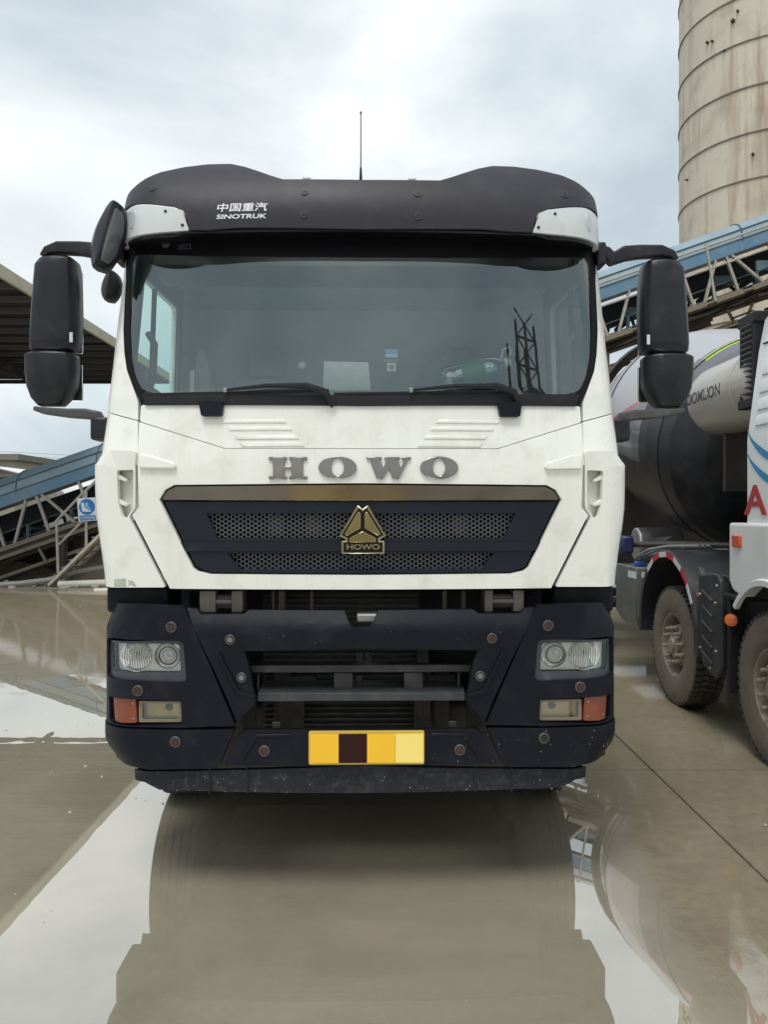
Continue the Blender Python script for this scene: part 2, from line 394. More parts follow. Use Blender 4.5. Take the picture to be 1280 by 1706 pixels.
def panel(name, outline, M, t, m, parent, holes=(), cut=.07, cutz=.10, bevel=.004, off=0., bseg=2, smooth=35):
    bm = bmesh.new()
    for lp in [outline]+list(holes):
        vs = [bm.verts.new((a, 0, b)) for a, b in lp]
        for i in range(len(vs)): bm.edges.new((vs[i], vs[(i+1) % len(vs)]))
    bmesh.ops.triangle_fill(bm, use_beauty=True, use_dissolve=False, edges=bm.edges[:], normal=(0, -1, 0))
    xs = [v.co.x for v in bm.verts]; zs = [v.co.z for v in bm.verts]
    def cuts(lo, hi, st, co):
        k = math.ceil((lo+1e-3)/st-.37)
        while (k+.37)*st < hi-1e-3:
            p = [0, 0, 0]; p[co] = (k+.37)*st; q = [0, 0, 0]; q[co] = 1
            bmesh.ops.bisect_plane(bm, geom=bm.verts[:]+bm.edges[:]+bm.faces[:], plane_co=p, plane_no=q, dist=1e-6); k += 1
    cuts(min(xs), max(xs), cut, 0); cuts(min(zs), max(zs), cutz, 2)
    for f in bm.faces:
        if f.normal.y > 0: f.normal_flip()
    bm.verts.index_update()
    n = len(bm.verts)
    V = [M(v.co.x, v.co.z, off) for v in bm.verts]
    F = [tuple(v.index for v in f.verts) for f in bm.faces]
    if t:
        V += [M(v.co.x, v.co.z, off+t) for v in bm.verts]
        B = [tuple(i+n for i in reversed(f)) for f in F]
        W = []
        for e_ in bm.edges:
            if len(e_.link_faces) == 1:
                lp = [l for l in e_.link_loops][0]; a, b = lp.vert.index, lp.link_loop_next.vert.index
                W.append((b, a, a+n, b+n))
        F = F+B+W
    bm.free()
    return mesh_obj(name, V, F, m, parent, smooth=smooth, bevel=bevel if t else 0, bseg=bseg)
def text_mesh(body, bold=0., extr=.0):
    c = bpy.data.curves.new('lettering', 'FONT'); c.body = body; c.offset = bold; c.extrude = extr; c.resolution_u = 5
    o = bpy.data.objects.new('lettering', c); col.objects.link(o)
    dg = bpy.context.evaluated_depsgraph_get(); dg.update()
    me = bpy.data.meshes.new_from_object(o.evaluated_get(dg))
    V = [tuple(v.co) for v in me.vertices]; F = [tuple(p.vertices) for p in me.polygons]
    bpy.data.objects.remove(o); bpy.data.curves.remove(c); bpy.data.meshes.remove(me)
    return V, F
def lettering(name, body, fn, m, parent, bold=0., shear=0., thick=.002):
    """fn(x01, y01, depth) -> point; the text box is normalised to 0..1"""
    V, F = text_mesh(body, bold, .01)
    x0, x1 = min(v[0] for v in V), max(v[0] for v in V); y0, y1 = min(v[1] for v in V), max(v[1] for v in V); zz = max(v[2] for v in V)
    P = [fn((v[0]-x0)/(x1-x0)+shear*((v[1]-y0)/(y1-y0)-.5), (v[1]-y0)/(y1-y0), (v[2]/zz)*thick) for v in V]
    return mesh_obj(name, P, F, m, parent, smooth=0)
def shell_text(name, body, M, box, m, parent, off=0., **kw):
    a = M.un(box[0], box[3], off); b = M.un(box[2], box[1], off)
    return lettering(name, body, lambda x, y, d: M(a[0]+(b[0]-a[0])*x, a[1]+(b[1]-a[1])*y, off-d), m, parent, **kw)

def lerp(a, b, t): t = max(0, min(1, t)); return a+(b-a)*t
def sst(t): t = max(0, min(1, t)); return t*t*(3-2*t)
CAB = Shell(lambda z: 3.56+.04*sst((z-1.85)/.4)+.20*max(0, z-2.25), lambda z: lerp(.05, .085, (z-1.95)/.25),
            lambda z: lerp(1.168, 1.100, (z-2.2)/.95), lambda z: lerp(.10, .13, (z-2.2)/.95))
FAIR = Shell(3.552, .05, lambda z: 1.190-.052*sst((1.80-z)/.46)-.055*max(0, min(1, (z-1.945)/.075)), .10)
VIS = Shell(lambda z: 3.615+1.35*max(0, z-3.08)**2, .06, .97, .275)
BUM = Shell(3.50, .05, lambda z: 1.047-.05*sst((z-1.16)/.15)-.09*sst((.66-z)/.16), .205)
BEAM = Shell(lambda z: 3.495+.55*max(0, z-1.19), .05, 1.045, .205)

truck = thing('heavy_truck', (TX, 4.86, GZ), 'white heavy truck with black bumper and grille, parked facing the viewer on the flooded yard', 'truck')

# --- cab skin
scut = panel('scuttle_panel', rounded(sym(CAB.uns([(602, 676), (237, 676), (235, 703), (375, 747), (602, 747)])), .012), CAB, .02, WHITE, truck, bevel=.005)
hole_half = [(602, 805), (292, 808), (277, 816), (267, 832), (322, 945), (330, 951), (352, 956), (602, 958)]
fp_out = sym(CAB.uns([(602, 748), (375, 748), (234.5, 704), (234.5, 845), (223, 858), (285, 980), (602, 982)]))
front_panel = panel('front_panel', fp_out, CAB, .025, WHITE, truck, holes=[sym(CAB.uns(hole_half))], off=-.004, bevel=.004)
for sgn in (-1, 1):           # stamped louvres on the scuttle
    for k, (xa, xb, y) in enumerate([(369, 478, 703), (380, 488, 715), (391, 498, 729), (400, 508, 741)]):
        a, za = CAB.un(xa, y); b, _ = CAB.un(xb, y)
        h = .009
        P = [(a, za+h), (b-.012, za+h), (b, za-h), (a+.012, za-h)]
        panel('stamped_louvre', P if sgn < 0 else mir(P), CAB, .012, WHITE, truck, off=-.005, bevel=.004, cut=.2)
    P = CAB.uns([(236, 757), (250, 758), (293, 771), (297, 778), (293, 782), (236, 781)])   # raised spear beside the vents
    panel('air_spear', P if sgn < 0 else mir(P), CAB, .03, WHITE, truck, off=-.022, bevel=.012, bseg=3)
# chrome strip, grille
panel('chrome_strip', rounded(sym(CAB.uns([(602, 808), (294, 811), (280, 818), (271, 832.5), (602, 834)])), .01), CAB, .02, CHROME, truck, off=.002, bevel=.004)
up_half = [(602, 855), (343, 855), (362, 898), (602, 898)]; lo_half = [(602, 921), (378, 921), (400, 948), (602, 951)]
grille = panel('grille', sym(CAB.uns([(602, 836), (274, 836), (326, 944), (350, 953), (602, 955)])), CAB, .05, GRILLE, truck,
               holes=[sym(CAB.uns(up_half)), sym(CAB.uns(lo_half))], off=.012, bevel=.004)
panel('grille_lip', sym(CAB.uns([(602, 903), (300, 903), (311, 918), (602, 918)])), CAB, .012, GRILLE, grille, off=.004, bevel=.004)
def hexmesh(name, half, off, parent):
    P = sym(CAB.uns(half)); z0 = min(p[1] for p in P); z1 = max(p[1] for p in P)
    zs = sorted(P, key=lambda p: p[1])
    st = max(abs(p[0]) for p in P if p[1] > z1-.01); sb = max(abs(p[0]) for p in P if p[1] < z0+.015)
    st += .02; sb += .02
    r = .0118; b = MB(); px_ = r*1.5; rows = int((z1-z0+.04)/(r*math.sqrt(3)))+1
    nx = int(2*st/px_)+2
    for i in range(nx):
        s = -st+i*px_
        for j in range(rows):
            z = z0-.02+j*r*math.sqrt(3)+(r*math.sqrt(3)/2 if i % 2 else 0)
            lim = sb+(st-sb)*(z-z0)/(z1-z0)
            if abs(s) > lim: continue
            O = [CAB(s+r*math.cos(R(60*k)), z+r*math.sin(R(60*k)), off) for k in range(6)]
            I = [CAB(s+r*.76*math.cos(R(60*k)), z+r*.76*math.sin(R(60*k)), off-.001) for k in range(6)]
            D = [CAB(s+r*.80*math.cos(R(60*k)), z+r*.80*math.sin(R(60*k)), off+.008) for k in range(6)]
            b.add(O+I+D, [(k, (k+1) % 6, 6+(k+1) % 6, 6+k) for k in range(6)]+[(6+k, 6+(k+1) % 6, 12+(k+1) % 6, 12+k) for k in range(6)])
    o = b.build(name, mat('mesh_plastic', (.085, .09, .10), .38, var=.2), parent, smooth=0); o['kind'] = 'stuff'
    return o
hexmesh('honeycomb_mesh', up_half, .035, grille); hexmesh('honeycomb_mesh', lo_half, .035, grille)
panel('grille_backing', sym(CAB.uns([(602, 838), (300, 838), (345, 940), (602, 952)])), CAB, .01, DARK, grille, off=.09, bevel=0)
for xx in (455, 520, 690, 770):          # things glimpsed through the mesh
    s, z = CAB.un(xx, 876); b = MB(); p = CAB(s, z, .082); b.box(p, (.07, .01, .10)); b.build('cooler_bracket', BRACKET, grille)

# corner fairings with air vents
for sgn in (-1, 1):
    S = FAIR.smax(1.7)
    ztop = FAIR.un(200, 750)[1]; zbot = FAIR.un(200, 978)[1]
    out = FAIR.uns([(227, 752), (227, 845), (217, 861), (277, 978), (190, 978)]) + [(-S-.30, zbot+.02), (-S-.30, ztop-.06), (-S+.02, ztop-.045), (FAIR.un(184, 752)[0], ztop)]
    vent = FAIR.uns([(197, 784), (224, 783), (224, 847), (212, 864), (205, 860), (199, 838)])
    o_, v_ = (out, vent) if sgn < 0 else (mir(out), mir(vent))
    cf = panel('corner_fairing', rounded(o_, .012), FAIR, .03, WHITE, truck, holes=[rounded(v_, .008)], bevel=.012, bseg=3, cut=.04)
    rec = FAIR.uns([(192, 778), (236, 778), (236, 850), (214, 870), (192, 870)]); rec = rec if sgn < 0 else mir(rec)
    panel('vent_recess', rec, FAIR, .01, WHITE, cf, off=.055, bevel=0, cut=.04)
    for y in (795, 836):
        bl = FAIR.uns([(193, y-4), (196, y-6), (212, y+4), (210, y+8), (195, y+3)]); bl = bl if sgn < 0 else mir(bl)
        panel('vent_blade', bl, FAIR, .05, WHITE, cf, off=.012, bevel=.004, cut=.1)
    # A pillar and the cowl below it
    edge = [(219, 378), (213, 470), (208.5, 549), (210, 590), (214, 618), (225, 649), (232, 670)]
    zt = CAB.un(219, 378)[1]+.12
    S_top = CAB.smax(zt)+.08
    pil = [(CAB.un(219, 378)[0], zt)] + CAB.uns(edge) + CAB.uns([(232, 701), (186, 688)])
    zlo = pil[-1][1]; pil += [(-CAB.smax(zlo)-.06, zlo+.01)] + [(-CAB.smax(zz)-.06, zz) for zz in (2.4, 2.6, 2.8, 3.0, zt)]
    panel('windscreen_pillar', pil if sgn < 0 else mir(pil), CAB, .03, WHITE, truck, bevel=.005, cut=.03, cutz=.08)
    cow = CAB.uns([(232, 702.5), (232, 775), (200, 775)]); zc = cow[-1][1]
    cow += [(-CAB.smax(zc)-.06, zc), (-CAB.smax(zlo)-.06, zlo+.008)] + CAB.uns([(186, 689.5)])
    panel('cowl_corner', cow if sgn < 0 else mir(cow), CAB, .03, WHITE, truck, bevel=.004, cut=.03)

q = FAIR.uns([(193, 964), (212, 963), (212, 977), (193, 977)]); panel('paint_patch', q, FAIR, .002, mat('patch_primer', (.42, .44, .36), .6, var=.3, vs=40), truck, off=-.0015, bevel=0, cut=1)
q = FAIR.uns([(214, 965), (219, 967), (222, 966), (226, 971), (229, 976), (224, 975), (220, 973), (215, 975), (217, 970)]); panel('paint_patch', q, FAIR, .002, mat('patch_primer', (.42, .44, .36), .6), truck, off=-.0015, bevel=0, cut=1)
# windscreen with printed black border
ws_half = [(602, 372), (219, 372), (213, 470), (208.5, 549), (210, 590), (214, 618), (225, 649), (236, 668), (243, 675), (602, 677)]
ws = panel('windscreen', sym(CAB.uns(ws_half)), CAB, 0, GLASSW, truck, off=.006, cut=.05, cutz=.05, smooth=60)
clear_half = [(602, 429), (470, 429), (330, 428), (229, 427), (223, 440), (219, 549), (221, 596), (227, 628), (237, 648), (252, 656), (602, 660)]
panel('black_border', sym(CAB.uns(ws_half)), CAB, .004, mat('border_print', (.007, .007, .009), .5, var=.2, spec=.15), ws, holes=[rounded(sym(CAB.uns(clear_half)), .03)], off=.001, bevel=0, cut=.05)
shell_text('inspection_mark', '2022', CAB, (298, 408, 321, 418), mat('etched_print', (.10, .105, .14), .6), ws, off=.0005, thick=.0004)
def disc(name, M, x, y, r, m, parent, off, t=.001, seg=20):
    s, z = M.un(x, y); return panel(name, [(s+r*math.cos(2*math.pi*k/seg), z+r*math.sin(2*math.pi*k/seg)) for k in range(seg)], M, t, m, parent, off=off, bevel=0, cut=1, cutz=1)
disc('inspection_mark', CAB, 279, 409, .02, mat('etched_print', (.10, .105, .14), .6), ws, .0002)
def sticker(x0, y0, x1, y1, m, name='sticker'):
    return panel(name, CAB.uns([(x0, y0), (x1, y0), (x1, y1), (x0, y1)]), CAB, .001, m, ws, off=.008, bevel=0, cut=1, cutz=1)
STK = mat('sticker_pale', (.55, .62, .60), .6); STKB = mat('sticker_blue', (.16, .45, .66), .6); STKD = mat('sticker_grey', (.20, .24, .24), .6)
sticker(642, 581, 663, 588, STKB); sticker(642, 588.5, 663, 595, mat('sticker_sky', (.40, .66, .80), .6)); sticker(645, 604, 660, 618, STK); disc('sticker', CAB, 652.5, 611, .012, STKD, ws, .007)
sticker(640, 598, 664, 602.5, STKD)
disc('sticker', CAB, 503, 608, .020, mat('sticker_ring', (.30, .35, .34), .6), ws, .009); disc('sticker', CAB, 503, 608, .009, STK, ws, .007)
sticker(274, 671, 294, 675.5, mat('sticker_plate', (.28, .30, .29), .6), 'vin_plate')

panel('wiper_cowl', sym(CAB.uns([(602, 660), (262, 657), (247, 653), (240, 660), (246, 676.5), (602, 677)])), CAB, .012, RUBBER, truck, off=-.010, bevel=.004, cut=.06)
# visor, marker lamps
Sv = VIS.smax(3.3)
zv = VIS.un(218, 333)[1]; zl = VIS.un(216, 343)[1]
vis_left = VIS.uns([(602, 300), (472, 300), (452, 294), (410, 280), (386, 275), (350, 276), (310, 281), (270, 290), (245, 301), (228, 314)])
vis_left += [(-Sv-.02, zv), (-Sv-.22, zv-.02), (-Sv-.22, zl)] + VIS.uns([(226, 343), (290, 346), (306, 352), (312, 366), (318, 385), (345, 385), (400, 380.5), (602, 382)])
visor = panel('sun_visor', sym(vis_left), VIS, .014, VISOR, truck, bevel=.005, cut=.04, cutz=.03, bseg=3)
b = MB(); lp = []
for k in range(41):
    s_ = -1.20+.06*k; zf = VIS.un(602, 384)[1]-(.015 if abs(s_) > .85 else 0)
    lp.append([VIS(s_, zf, .016), VIS(s_, zf+.012, .016), CAB(s_*.97, zf+.035, .0), CAB(s_*.97, zf+.023, .0)])
b.loft(lp); b.build('visor_reflection_baffle', BLACK, visor)  # black shelf added to block the marker lamps' reflection in the windscreen
for sgn in (-1, 1):
    lam = [(-Sv-.10, VIS.un(226, 345)[1])] + VIS.uns([(228, 345), (289, 348), (304, 354), (316, 385), (250, 391)]) + [(-Sv-.10, VIS.un(226, 395)[1])]
    lm = panel('marker_lamp', rounded(lam if sgn < 0 else mir(lam), .01), VIS, .03, MARKER, truck, off=.004, bevel=.005, cut=.03, cutz=.03)
    for (x, y) in ((277, 354), (305, 377)):
        s, z = VIS.un(x, y); disc('screw', VIS, x if sgn < 0 else 1204-x, y, .007, BLACK, lm, .0, .006, 10)
    s, z = VIS.un(222, 366); q = [(s+.022*math.cos(2*math.pi*k/20), z+.05*math.sin(2*math.pi*k/20)) for k in range(20)]
    panel('lamp_lens', q if sgn < 0 else mir(q), VIS, .006, mat('marker_lens_inner', (.50, .52, .54), .15, coat=.5), lm, off=.0, bevel=.003, cut=.03)
shell_text('lettering', '中国重汽', VIS, (363, 339, 446, 355), TEXTW, visor, off=-.0005, bold=.012, shear=.03, thick=.0012)
shell_text('lettering', 'SINOTRUK', VIS, (362, 357.5, 445, 367), TEXTW, visor, off=-.0005, bold=.022, shear=.02, thick=.0012)
def bolt(M, x, y, r, parent, centre, off=0., name='bolt'):
    s, z = M.un(x, y, off); c = M(s, z, off); n = (M(s+.004, z, off)-M(s-.004, z, off)).cross(M(s, z+.004, off)-M(s, z-.004, off)).normalized(); n = n if n.y < 0 else -n
    b = MB(); b.lathe([(r, -.004), (r, .002), (r*.86, .005), (r*.66, .005), (r*.60, .000), (0, .000)], c, n, 20, mi=0)
    b.lathe([(r*.56, 0), (r*.50, .006), (r*.28, .0065), (r*.24, .003), (0, .003)], c, n, 6, mi=1)
    return b.build(name, [BOLTRING, centre], parent)
for (x, y) in ((257, 317), (508, 322), (507, 358), (696, 323), (697, 360), (943, 323)): bolt(VIS, x, y, .019, visor, BOLTRING, 0.)

# roof, antenna, clearance lamps
b = MB(); loops = []
for d, zr, w in ((3.88, 3.36, .62), (3.92, 3.393, .70), (4.02, 3.405, .90), (4.3, 3.42, 1.06), (5.0, 3.43, 1.09), (5.62, 3.40, 1.08), (5.74, 3.33, 1.04)):
    loops.append([(TX+w*x, d, zr-dz) for x, dz in ((-1.12, .26), (-1.10, .14), (-1.0, .03), (-.9, 0), (-.4, -.0), (.4, 0), (.9, 0), (1.0, .03), (1.10, .14), (1.12, .26))])
b.loft(loops, False, closed=False)
_n = len(loops[0]); b.f = [f for i, f in enumerate(b.f) if not (i//(_n-1) == 3 and i % (_n-1) == 4)]; b.m = b.m[:len(b.f)]
b.build('roof', WHITE, truck, smooth=50)
b = MB(); hx = .46; b.bb((TX-hx, 4.27, 3.424), (TX+hx, 4.32, 3.45)); b.bb((TX-hx, 4.98, 3.434), (TX+hx, 5.03, 3.46)); b.bb((TX-hx, 4.32, 3.425), (TX-hx+.05, 4.98, 3.455)); b.bb((TX+hx-.05, 4.32, 3.425), (TX+hx, 4.98, 3.455)); hatch = b.build('added_light_hatch', RUBBER, truck)  # glazed hatch added to let daylight into the cab
b = MB(); b.bb((TX-hx+.04, 4.31, 3.436), (TX+hx-.04, 4.99, 3.441)); b.build('light_hatch_glass', GLASSS, hatch, smooth=0)
for x in (513, 688):
    p = px(x, 298, 3.93); b = MB(); b.box((p.x, 3.93, 3.405), (.042, .06, .026)); b.build('roof_lamp', mat('roof_lamp_lens', (.45, .46, .46), .3), truck, bevel=.006)
p = px(603, 299, 3.95); an = MB(); an.tube([(p.x, 3.95, 3.38), (p.x, 3.95, 3.43), (p.x, 3.95, 3.49)], [.011, .008, .005]); an.tube([(p.x, 3.95, 3.49), (p.x, 3.952, 3.772)], [.0035, .0028], 6); an.lathe([(.0045, 0), (.0045, .012), (0, .014)], (p.x, 3.952, 3.765), (0, 0, 1), 8)
an.build('antenna', RUBBER, truck)

# cab sides (doors) and back
class Side:
    def __init__(q, sg): q.sg = sg
    def __call__(q, s, z, off=0.):
        u = 1.262-(0 if z < 2.2 else (z-2.2)*.036)-off
        return Vector((TX+q.sg*u, s, z))
for sgn in (-1, 1):
    M = Side(sgn)
    fx = (lambda P: P) if sgn > 0 else (lambda P: P)
    door = panel('door', rounded([(3.84, 1.40), (3.84, 2.3), (4.02, 3.12), (5.0, 3.16), (5.0, 1.40)], .03), M, .03, WHITE, truck,
                 holes=[rounded([(4.06, 2.43), (4.16, 3.0), (4.93, 3.02), (4.93, 2.40)], .05)], bevel=.004, cut=.3, off=.006)
    panel('window_glass', rounded([(4.05, 2.42), (4.15, 3.01), (4.94, 3.03), (4.94, 2.39)], .05), M, 0, GLASSS, door, off=.02, cut=.5)
    panel('window_divider', [(4.46, 2.40), (4.46, 3.02), (4.50, 3.02), (4.50, 2.40)], M, .02, RUBBER, door, off=.012, bevel=.003, cut=.5)
    panel('door_lining', [(3.9, 1.5), (3.9, 2.3), (4.06, 3.12), (5.0, 3.14), (5.0, 1.5)], M, .01, INTER, door, holes=[rounded([(4.07, 2.44), (4.17, 2.99), (4.92, 3.01), (4.92, 2.41)], .05)], off=.05, bevel=0, cut=.5)
    hb = MB(); c = M(4.86, 2.2, -.012); hb.box(c, (.03, .16, .045)); hb.build('door_handle', PLASTIC, door, bevel=.008)
    panel('rear_quarter', [(5.006, 1.40), (5.006, 3.2), (5.72, 3.2), (5.72, 1.40)], M, .03, WHITE, truck, bevel=.004, cut=.3, off=.006)
    panel('drip_rail', [(3.98, 3.125), (3.98, 3.24), (5.72, 3.24), (5.72, 3.165), (5.0, 3.165), (4.02, 3.125)], M, .03, WHITE, truck, bevel=.003, cut=.4, off=.008)
    gr = MB(); gr.tube([(TX+sgn*1.12, 4.03, 2.33), (TX+sgn*1.09, 4.02, 2.42), (TX+sgn*1.09, 4.05, 2.60), (TX+sgn*1.13, 4.07, 2.66)], .018); gr.build('grab_handle', INTER, truck)
    st = MB(); st.bb((TX+sgn*.98, 3.86, .48), (TX+sgn*1.235, 4.13, 1.34)); st.build('step_well', PLASTIC_DIRTY, truck, bevel=.02)
    wa = MB()
    arc = [(5.02+.66*math.cos(R(a)), .56+.70*math.sin(R(a))) for a in range(20, 181, 16)]
    wa.loft([[(TX+sgn*xx, d, z) for xx, (d, z) in ((.80, q), (1.245, q), (1.245, (5.02+(q[0]-5.02)*1.06, q[1]+.05)), (.80, (5.02+(q[0]-5.02)*1.06, q[1]+.05)))] for q in arc]); wa.build('wheel_arch', PLASTIC_DIRTY, truck)
b = MB(); b.bb((TX-1.22, 5.70, 1.4), (TX+1.22, 5.74, 3.35)); b.build('back_wall', WHITE, truck)
b = MB(); b.bb((TX-1.21, 5.66, 1.5), (TX+1.21, 5.69, 3.3)); b.build('rear_lining', INTER2, truck)
b = MB(); b.bb((TX-1.2, 3.75, 1.42), (TX+1.2, 5.7, 1.5)); b.build('cab_floor', INTER, truck)
b = MB(); b.bb((TX-1.19, 5.0, 3.20), (TX+1.19, 5.7, 3.24)); b.bb((TX-1.19, 4.2, 3.2), (TX+1.19, 4.3, 3.24)); b.bb((TX-1.19, 4.3, 3.2), (TX-.42, 5.0, 3.24)); b.bb((TX+.42, 4.3, 3.2), (TX+1.19, 5.0, 3.24)); b.build('headlining', INTER2, truck)
b = MB(); b.bb((TX-1.1, 3.98, 2.965), (TX+1.1, 4.3, 3.19)); b.build('overhead_locker', INTER, truck, bevel=.03)
# dashboard, wheel, seats
b = MB(); b.loft([[(TX+u, 3.66+.09*u*u, 1.62), (TX+u, 3.66+.09*u*u, 2.235), (TX+u, 3.76+.09*u*u, 2.262), (TX+u, 4.08+h_*.6, 2.30+h_), (TX+u, 4.22+h_*.4, 2.24+h_), (TX+u, 4.24, 1.62)]
                  for u, h_ in ((-1.16, 0), (-.8, 0), (-.3, 0), (.2, .0), (.32, .05), (.6, .085), (.9, .06), (1.16, .0))]); b.build('dashboard', mat('dashboard_plastic', (.26, .28, .275), .6, var=.15), truck, bevel=.01)
b = MB(); c = Vector((TX+.64, 4.40, 2.22)); ax = Vector((0, -.62, .78)).normalized(); a = Vector((1, 0, 0)); bb = ax.cross(a)
ring = [c+(a*math.cos(t)+bb*math.sin(t))*.235 for t in [2*math.pi*k/32 for k in range(33)]]
b.tube(ring, .017, 8, cap=False); b.lathe([(.0, .0), (.07, .0), (.075, -.04), (.03, -.10), (.03, -.4)], c, ax, 16)
for t in (0, math.pi, 1.5*math.pi): b.bar(c, c+(a*math.cos(t)+bb*math.sin(t))*.23, .035, .016, up=ax)
b.build('steering_wheel', INTER, truck)
for u in (-.66, .66):
    b = MB()
    def rr(cx, y, z, w, d): return [(cx+x*w/2, y+yy*d/2, z) for x, yy in ((-1, -.6), (-.8, -1), (.8, -1), (1, -.6), (1, .6), (.8, 1), (-.8, 1), (-1, .6))]
    b.loft([rr(TX+u, 4.9, 1.75, .50, .52), rr(TX+u, 4.88, 1.95, .54, .56), rr(TX+u, 4.90, 2.02, .50, .50)])
    b.loft([rr(TX+u, 5.10, 1.95, .50, .16), rr(TX+u, 5.16, 2.3, .54, .16), rr(TX+u, 5.22, 2.58, .44, .13), rr(TX+u, 5.24, 2.62, .36, .10)])
    b.loft([rr(TX+u, 5.23, 2.63, .24, .09), rr(TX+u, 5.25, 2.72, .28, .11), rr(TX+u, 5.26, 2.84, .22, .09)])
    b.bb((TX+u-.2, 4.7, 1.5), (TX+u+.2, 5.1, 1.78)); b.build('seat', SEAT, truck, bevel=.02)
b = MB(); q = px(329, 600, 4.95); b.bb((q.x-.01, 4.9, 2.36), (q.x+.02, 4.93, 2.62)); b.build('belt_webbing', CREAM, truck)
b = MB(); q = px(342, 595, 5.1); b.loft([[(q.x-.05, 5.1, 2.40), (q.x+.06, 5.1, 2.40), (q.x+.06, 5.2, 2.40), (q.x-.05, 5.2, 2.40)], [(q.x-.05, 5.1, 2.66), (q.x+.06, 5.1, 2.62), (q.x+.06, 5.2, 2.62), (q.x-.05, 5.2, 2.66)], [(q.x-.02, 5.1, 2.80), (q.x+.03, 5.1, 2.78), (q.x+.03, 5.2, 2.78), (q.x-.02, 5.2, 2.80)]]); b.build('curtain', CREAM, truck, bevel=.01)

# wipers
def wiper(tip, blade_in, elbow, pivot):
    def W(x, y, off): s, z = CAB.un(x, y); return CAB(s, z, off)
    m = MB(); n = 9
    m.sweep([W(tip[0]+(blade_in[0]-tip[0])*k/n, tip[1]+(blade_in[1]-tip[1])*k/n, -.006) for k in range(n+1)], (.012, .013)); bl = m.build('wiper_blade', RUBBER, truck)
    m = MB(); mid = ((tip[0]*.55+blade_in[0]*.45), (tip[1]*.55+blade_in[1]*.45))
    m.sweep([W(mid[0], mid[1]-4, -.022), W((mid[0]+elbow[0])/2, (mid[1]+elbow[1])/2-5, -.034), W(elbow[0], elbow[1], -.038), W(pivot[0]*.5+elbow[0]*.5+6, pivot[1]*.5+elbow[1]*.5-6, -.036), W(pivot[0], pivot[1], -.01)],
            [(.010, .012), (.014, .020), (.018, .030), (.018, .032), (.02, .034)])
    m.build('wiper_arm', RUBBER, truck)
    m = MB(); c_ = W(mid[0]-2, mid[1]-3, -.03); m.box(c_, (.018, .012, .02)); m.build('wiper_clip', BOLTS, bl, bevel=.003)
wiper((244, 659), (548, 651), (512, 645), (557, 676)); wiper((556, 657), (845, 652), (826, 645), (868, 676))
for x in (355, 848):              # black hood latch covers
    P = rounded(CAB.uns([(x-20, 670), (x+20, 670), (x+17, 695), (x-16, 695)]), .012)
    panel('hood_latch_cover', P, CAB, .03, PLASTIC, truck, off=-.028, bevel=.008, cut=1, cutz=1, bseg=3)

# lettering HOWO and emblem
def zoomp(pts): return [(430+x*.2734, 750+y*.2734) for x, y in pts]
def letter(pts, holes=()):
    o = panel('letter', CAB.uns(zoomp(pts)), CAB, .014, STEELLET, front_panel, holes=[CAB.uns(zoomp(h)) for h in holes], off=-.016, bevel=.0025, cut=.3, cutz=.3)
def ell(cx, cy, rx, ry, n=36): return [(cx+rx*math.cos(2*math.pi*k/n), cy+ry*math.sin(2*math.pi*k/n)) for k in range(n)]
letter([(68, 43), (178, 43), (178, 62), (163, 62), (163, 100), (205, 100), (205, 62), (190, 62), (190, 43), (300, 43), (300, 62), (275, 62), (275, 160), (300, 160), (300, 178), (190, 178), (190, 160), (205, 160), (205, 118), (163, 118), (163, 160), (178, 160), (178, 178), (68, 178), (68, 160), (93, 160), (93, 62), (68, 62)])
letter(ell(484, 107, 116, 68), [ell(484, 105, 39, 55)])
letter([(660, 43), (752, 43), (752, 58), (738, 58), (762, 108), (785, 58), (768, 58), (768, 43), (862, 43), (862, 58), (846, 58), (868, 108), (893, 58), (872, 58), (872, 43), (930, 43), (930, 58), (915, 58), (855, 176), (820, 176), (795, 112), (757, 176), (722, 176), (680, 58), (660, 58)])
letter(ell(1101, 107, 116, 68), [ell(1101, 105, 39, 55)])
def emb(name, pts, m, off, parent, t=.006, bv=.002): return panel(name, CAB.uns(zoomp(pts)), CAB, t, m, parent, off=off, bevel=bv, cut=1, cutz=1)
em = emb('emblem', [(606, 335), (636, 360), (668, 335), (778, 522), (742, 540), (742, 552), (768, 552), (768, 630), (508, 630), (508, 552), (534, 552), (534, 540), (494, 522)], GOLDEDGE, -.022, truck, .03, .003)
emb('emblem_inlay', [(611, 352), (636, 374), (662, 352), (762, 516), (728, 534), (728, 562), (756, 562), (756, 620), (521, 620), (521, 562), (546, 562), (546, 534), (510, 516)], BLACK, -.025, em, .005, 0)
emb('emblem_facet', [(610, 374), (624, 384), (624, 476), (546, 520), (526, 512)], GOLD, -.030, em)
emb('emblem_facet', [(662, 374), (746, 512), (728, 520), (648, 476), (648, 384)], GOLD, -.030, em)
emb('emblem_facet', [(636, 492), (716, 534), (716, 560), (556, 560), (556, 534)], GOLD, -.030, em)
shell_text('lettering', 'HOWO', CAB, tuple(zoomp([(537, 572)])[0])+tuple(zoomp([(740, 606)])[0]), GOLDEDGE, em, off=-.026, bold=.03, thick=.002)

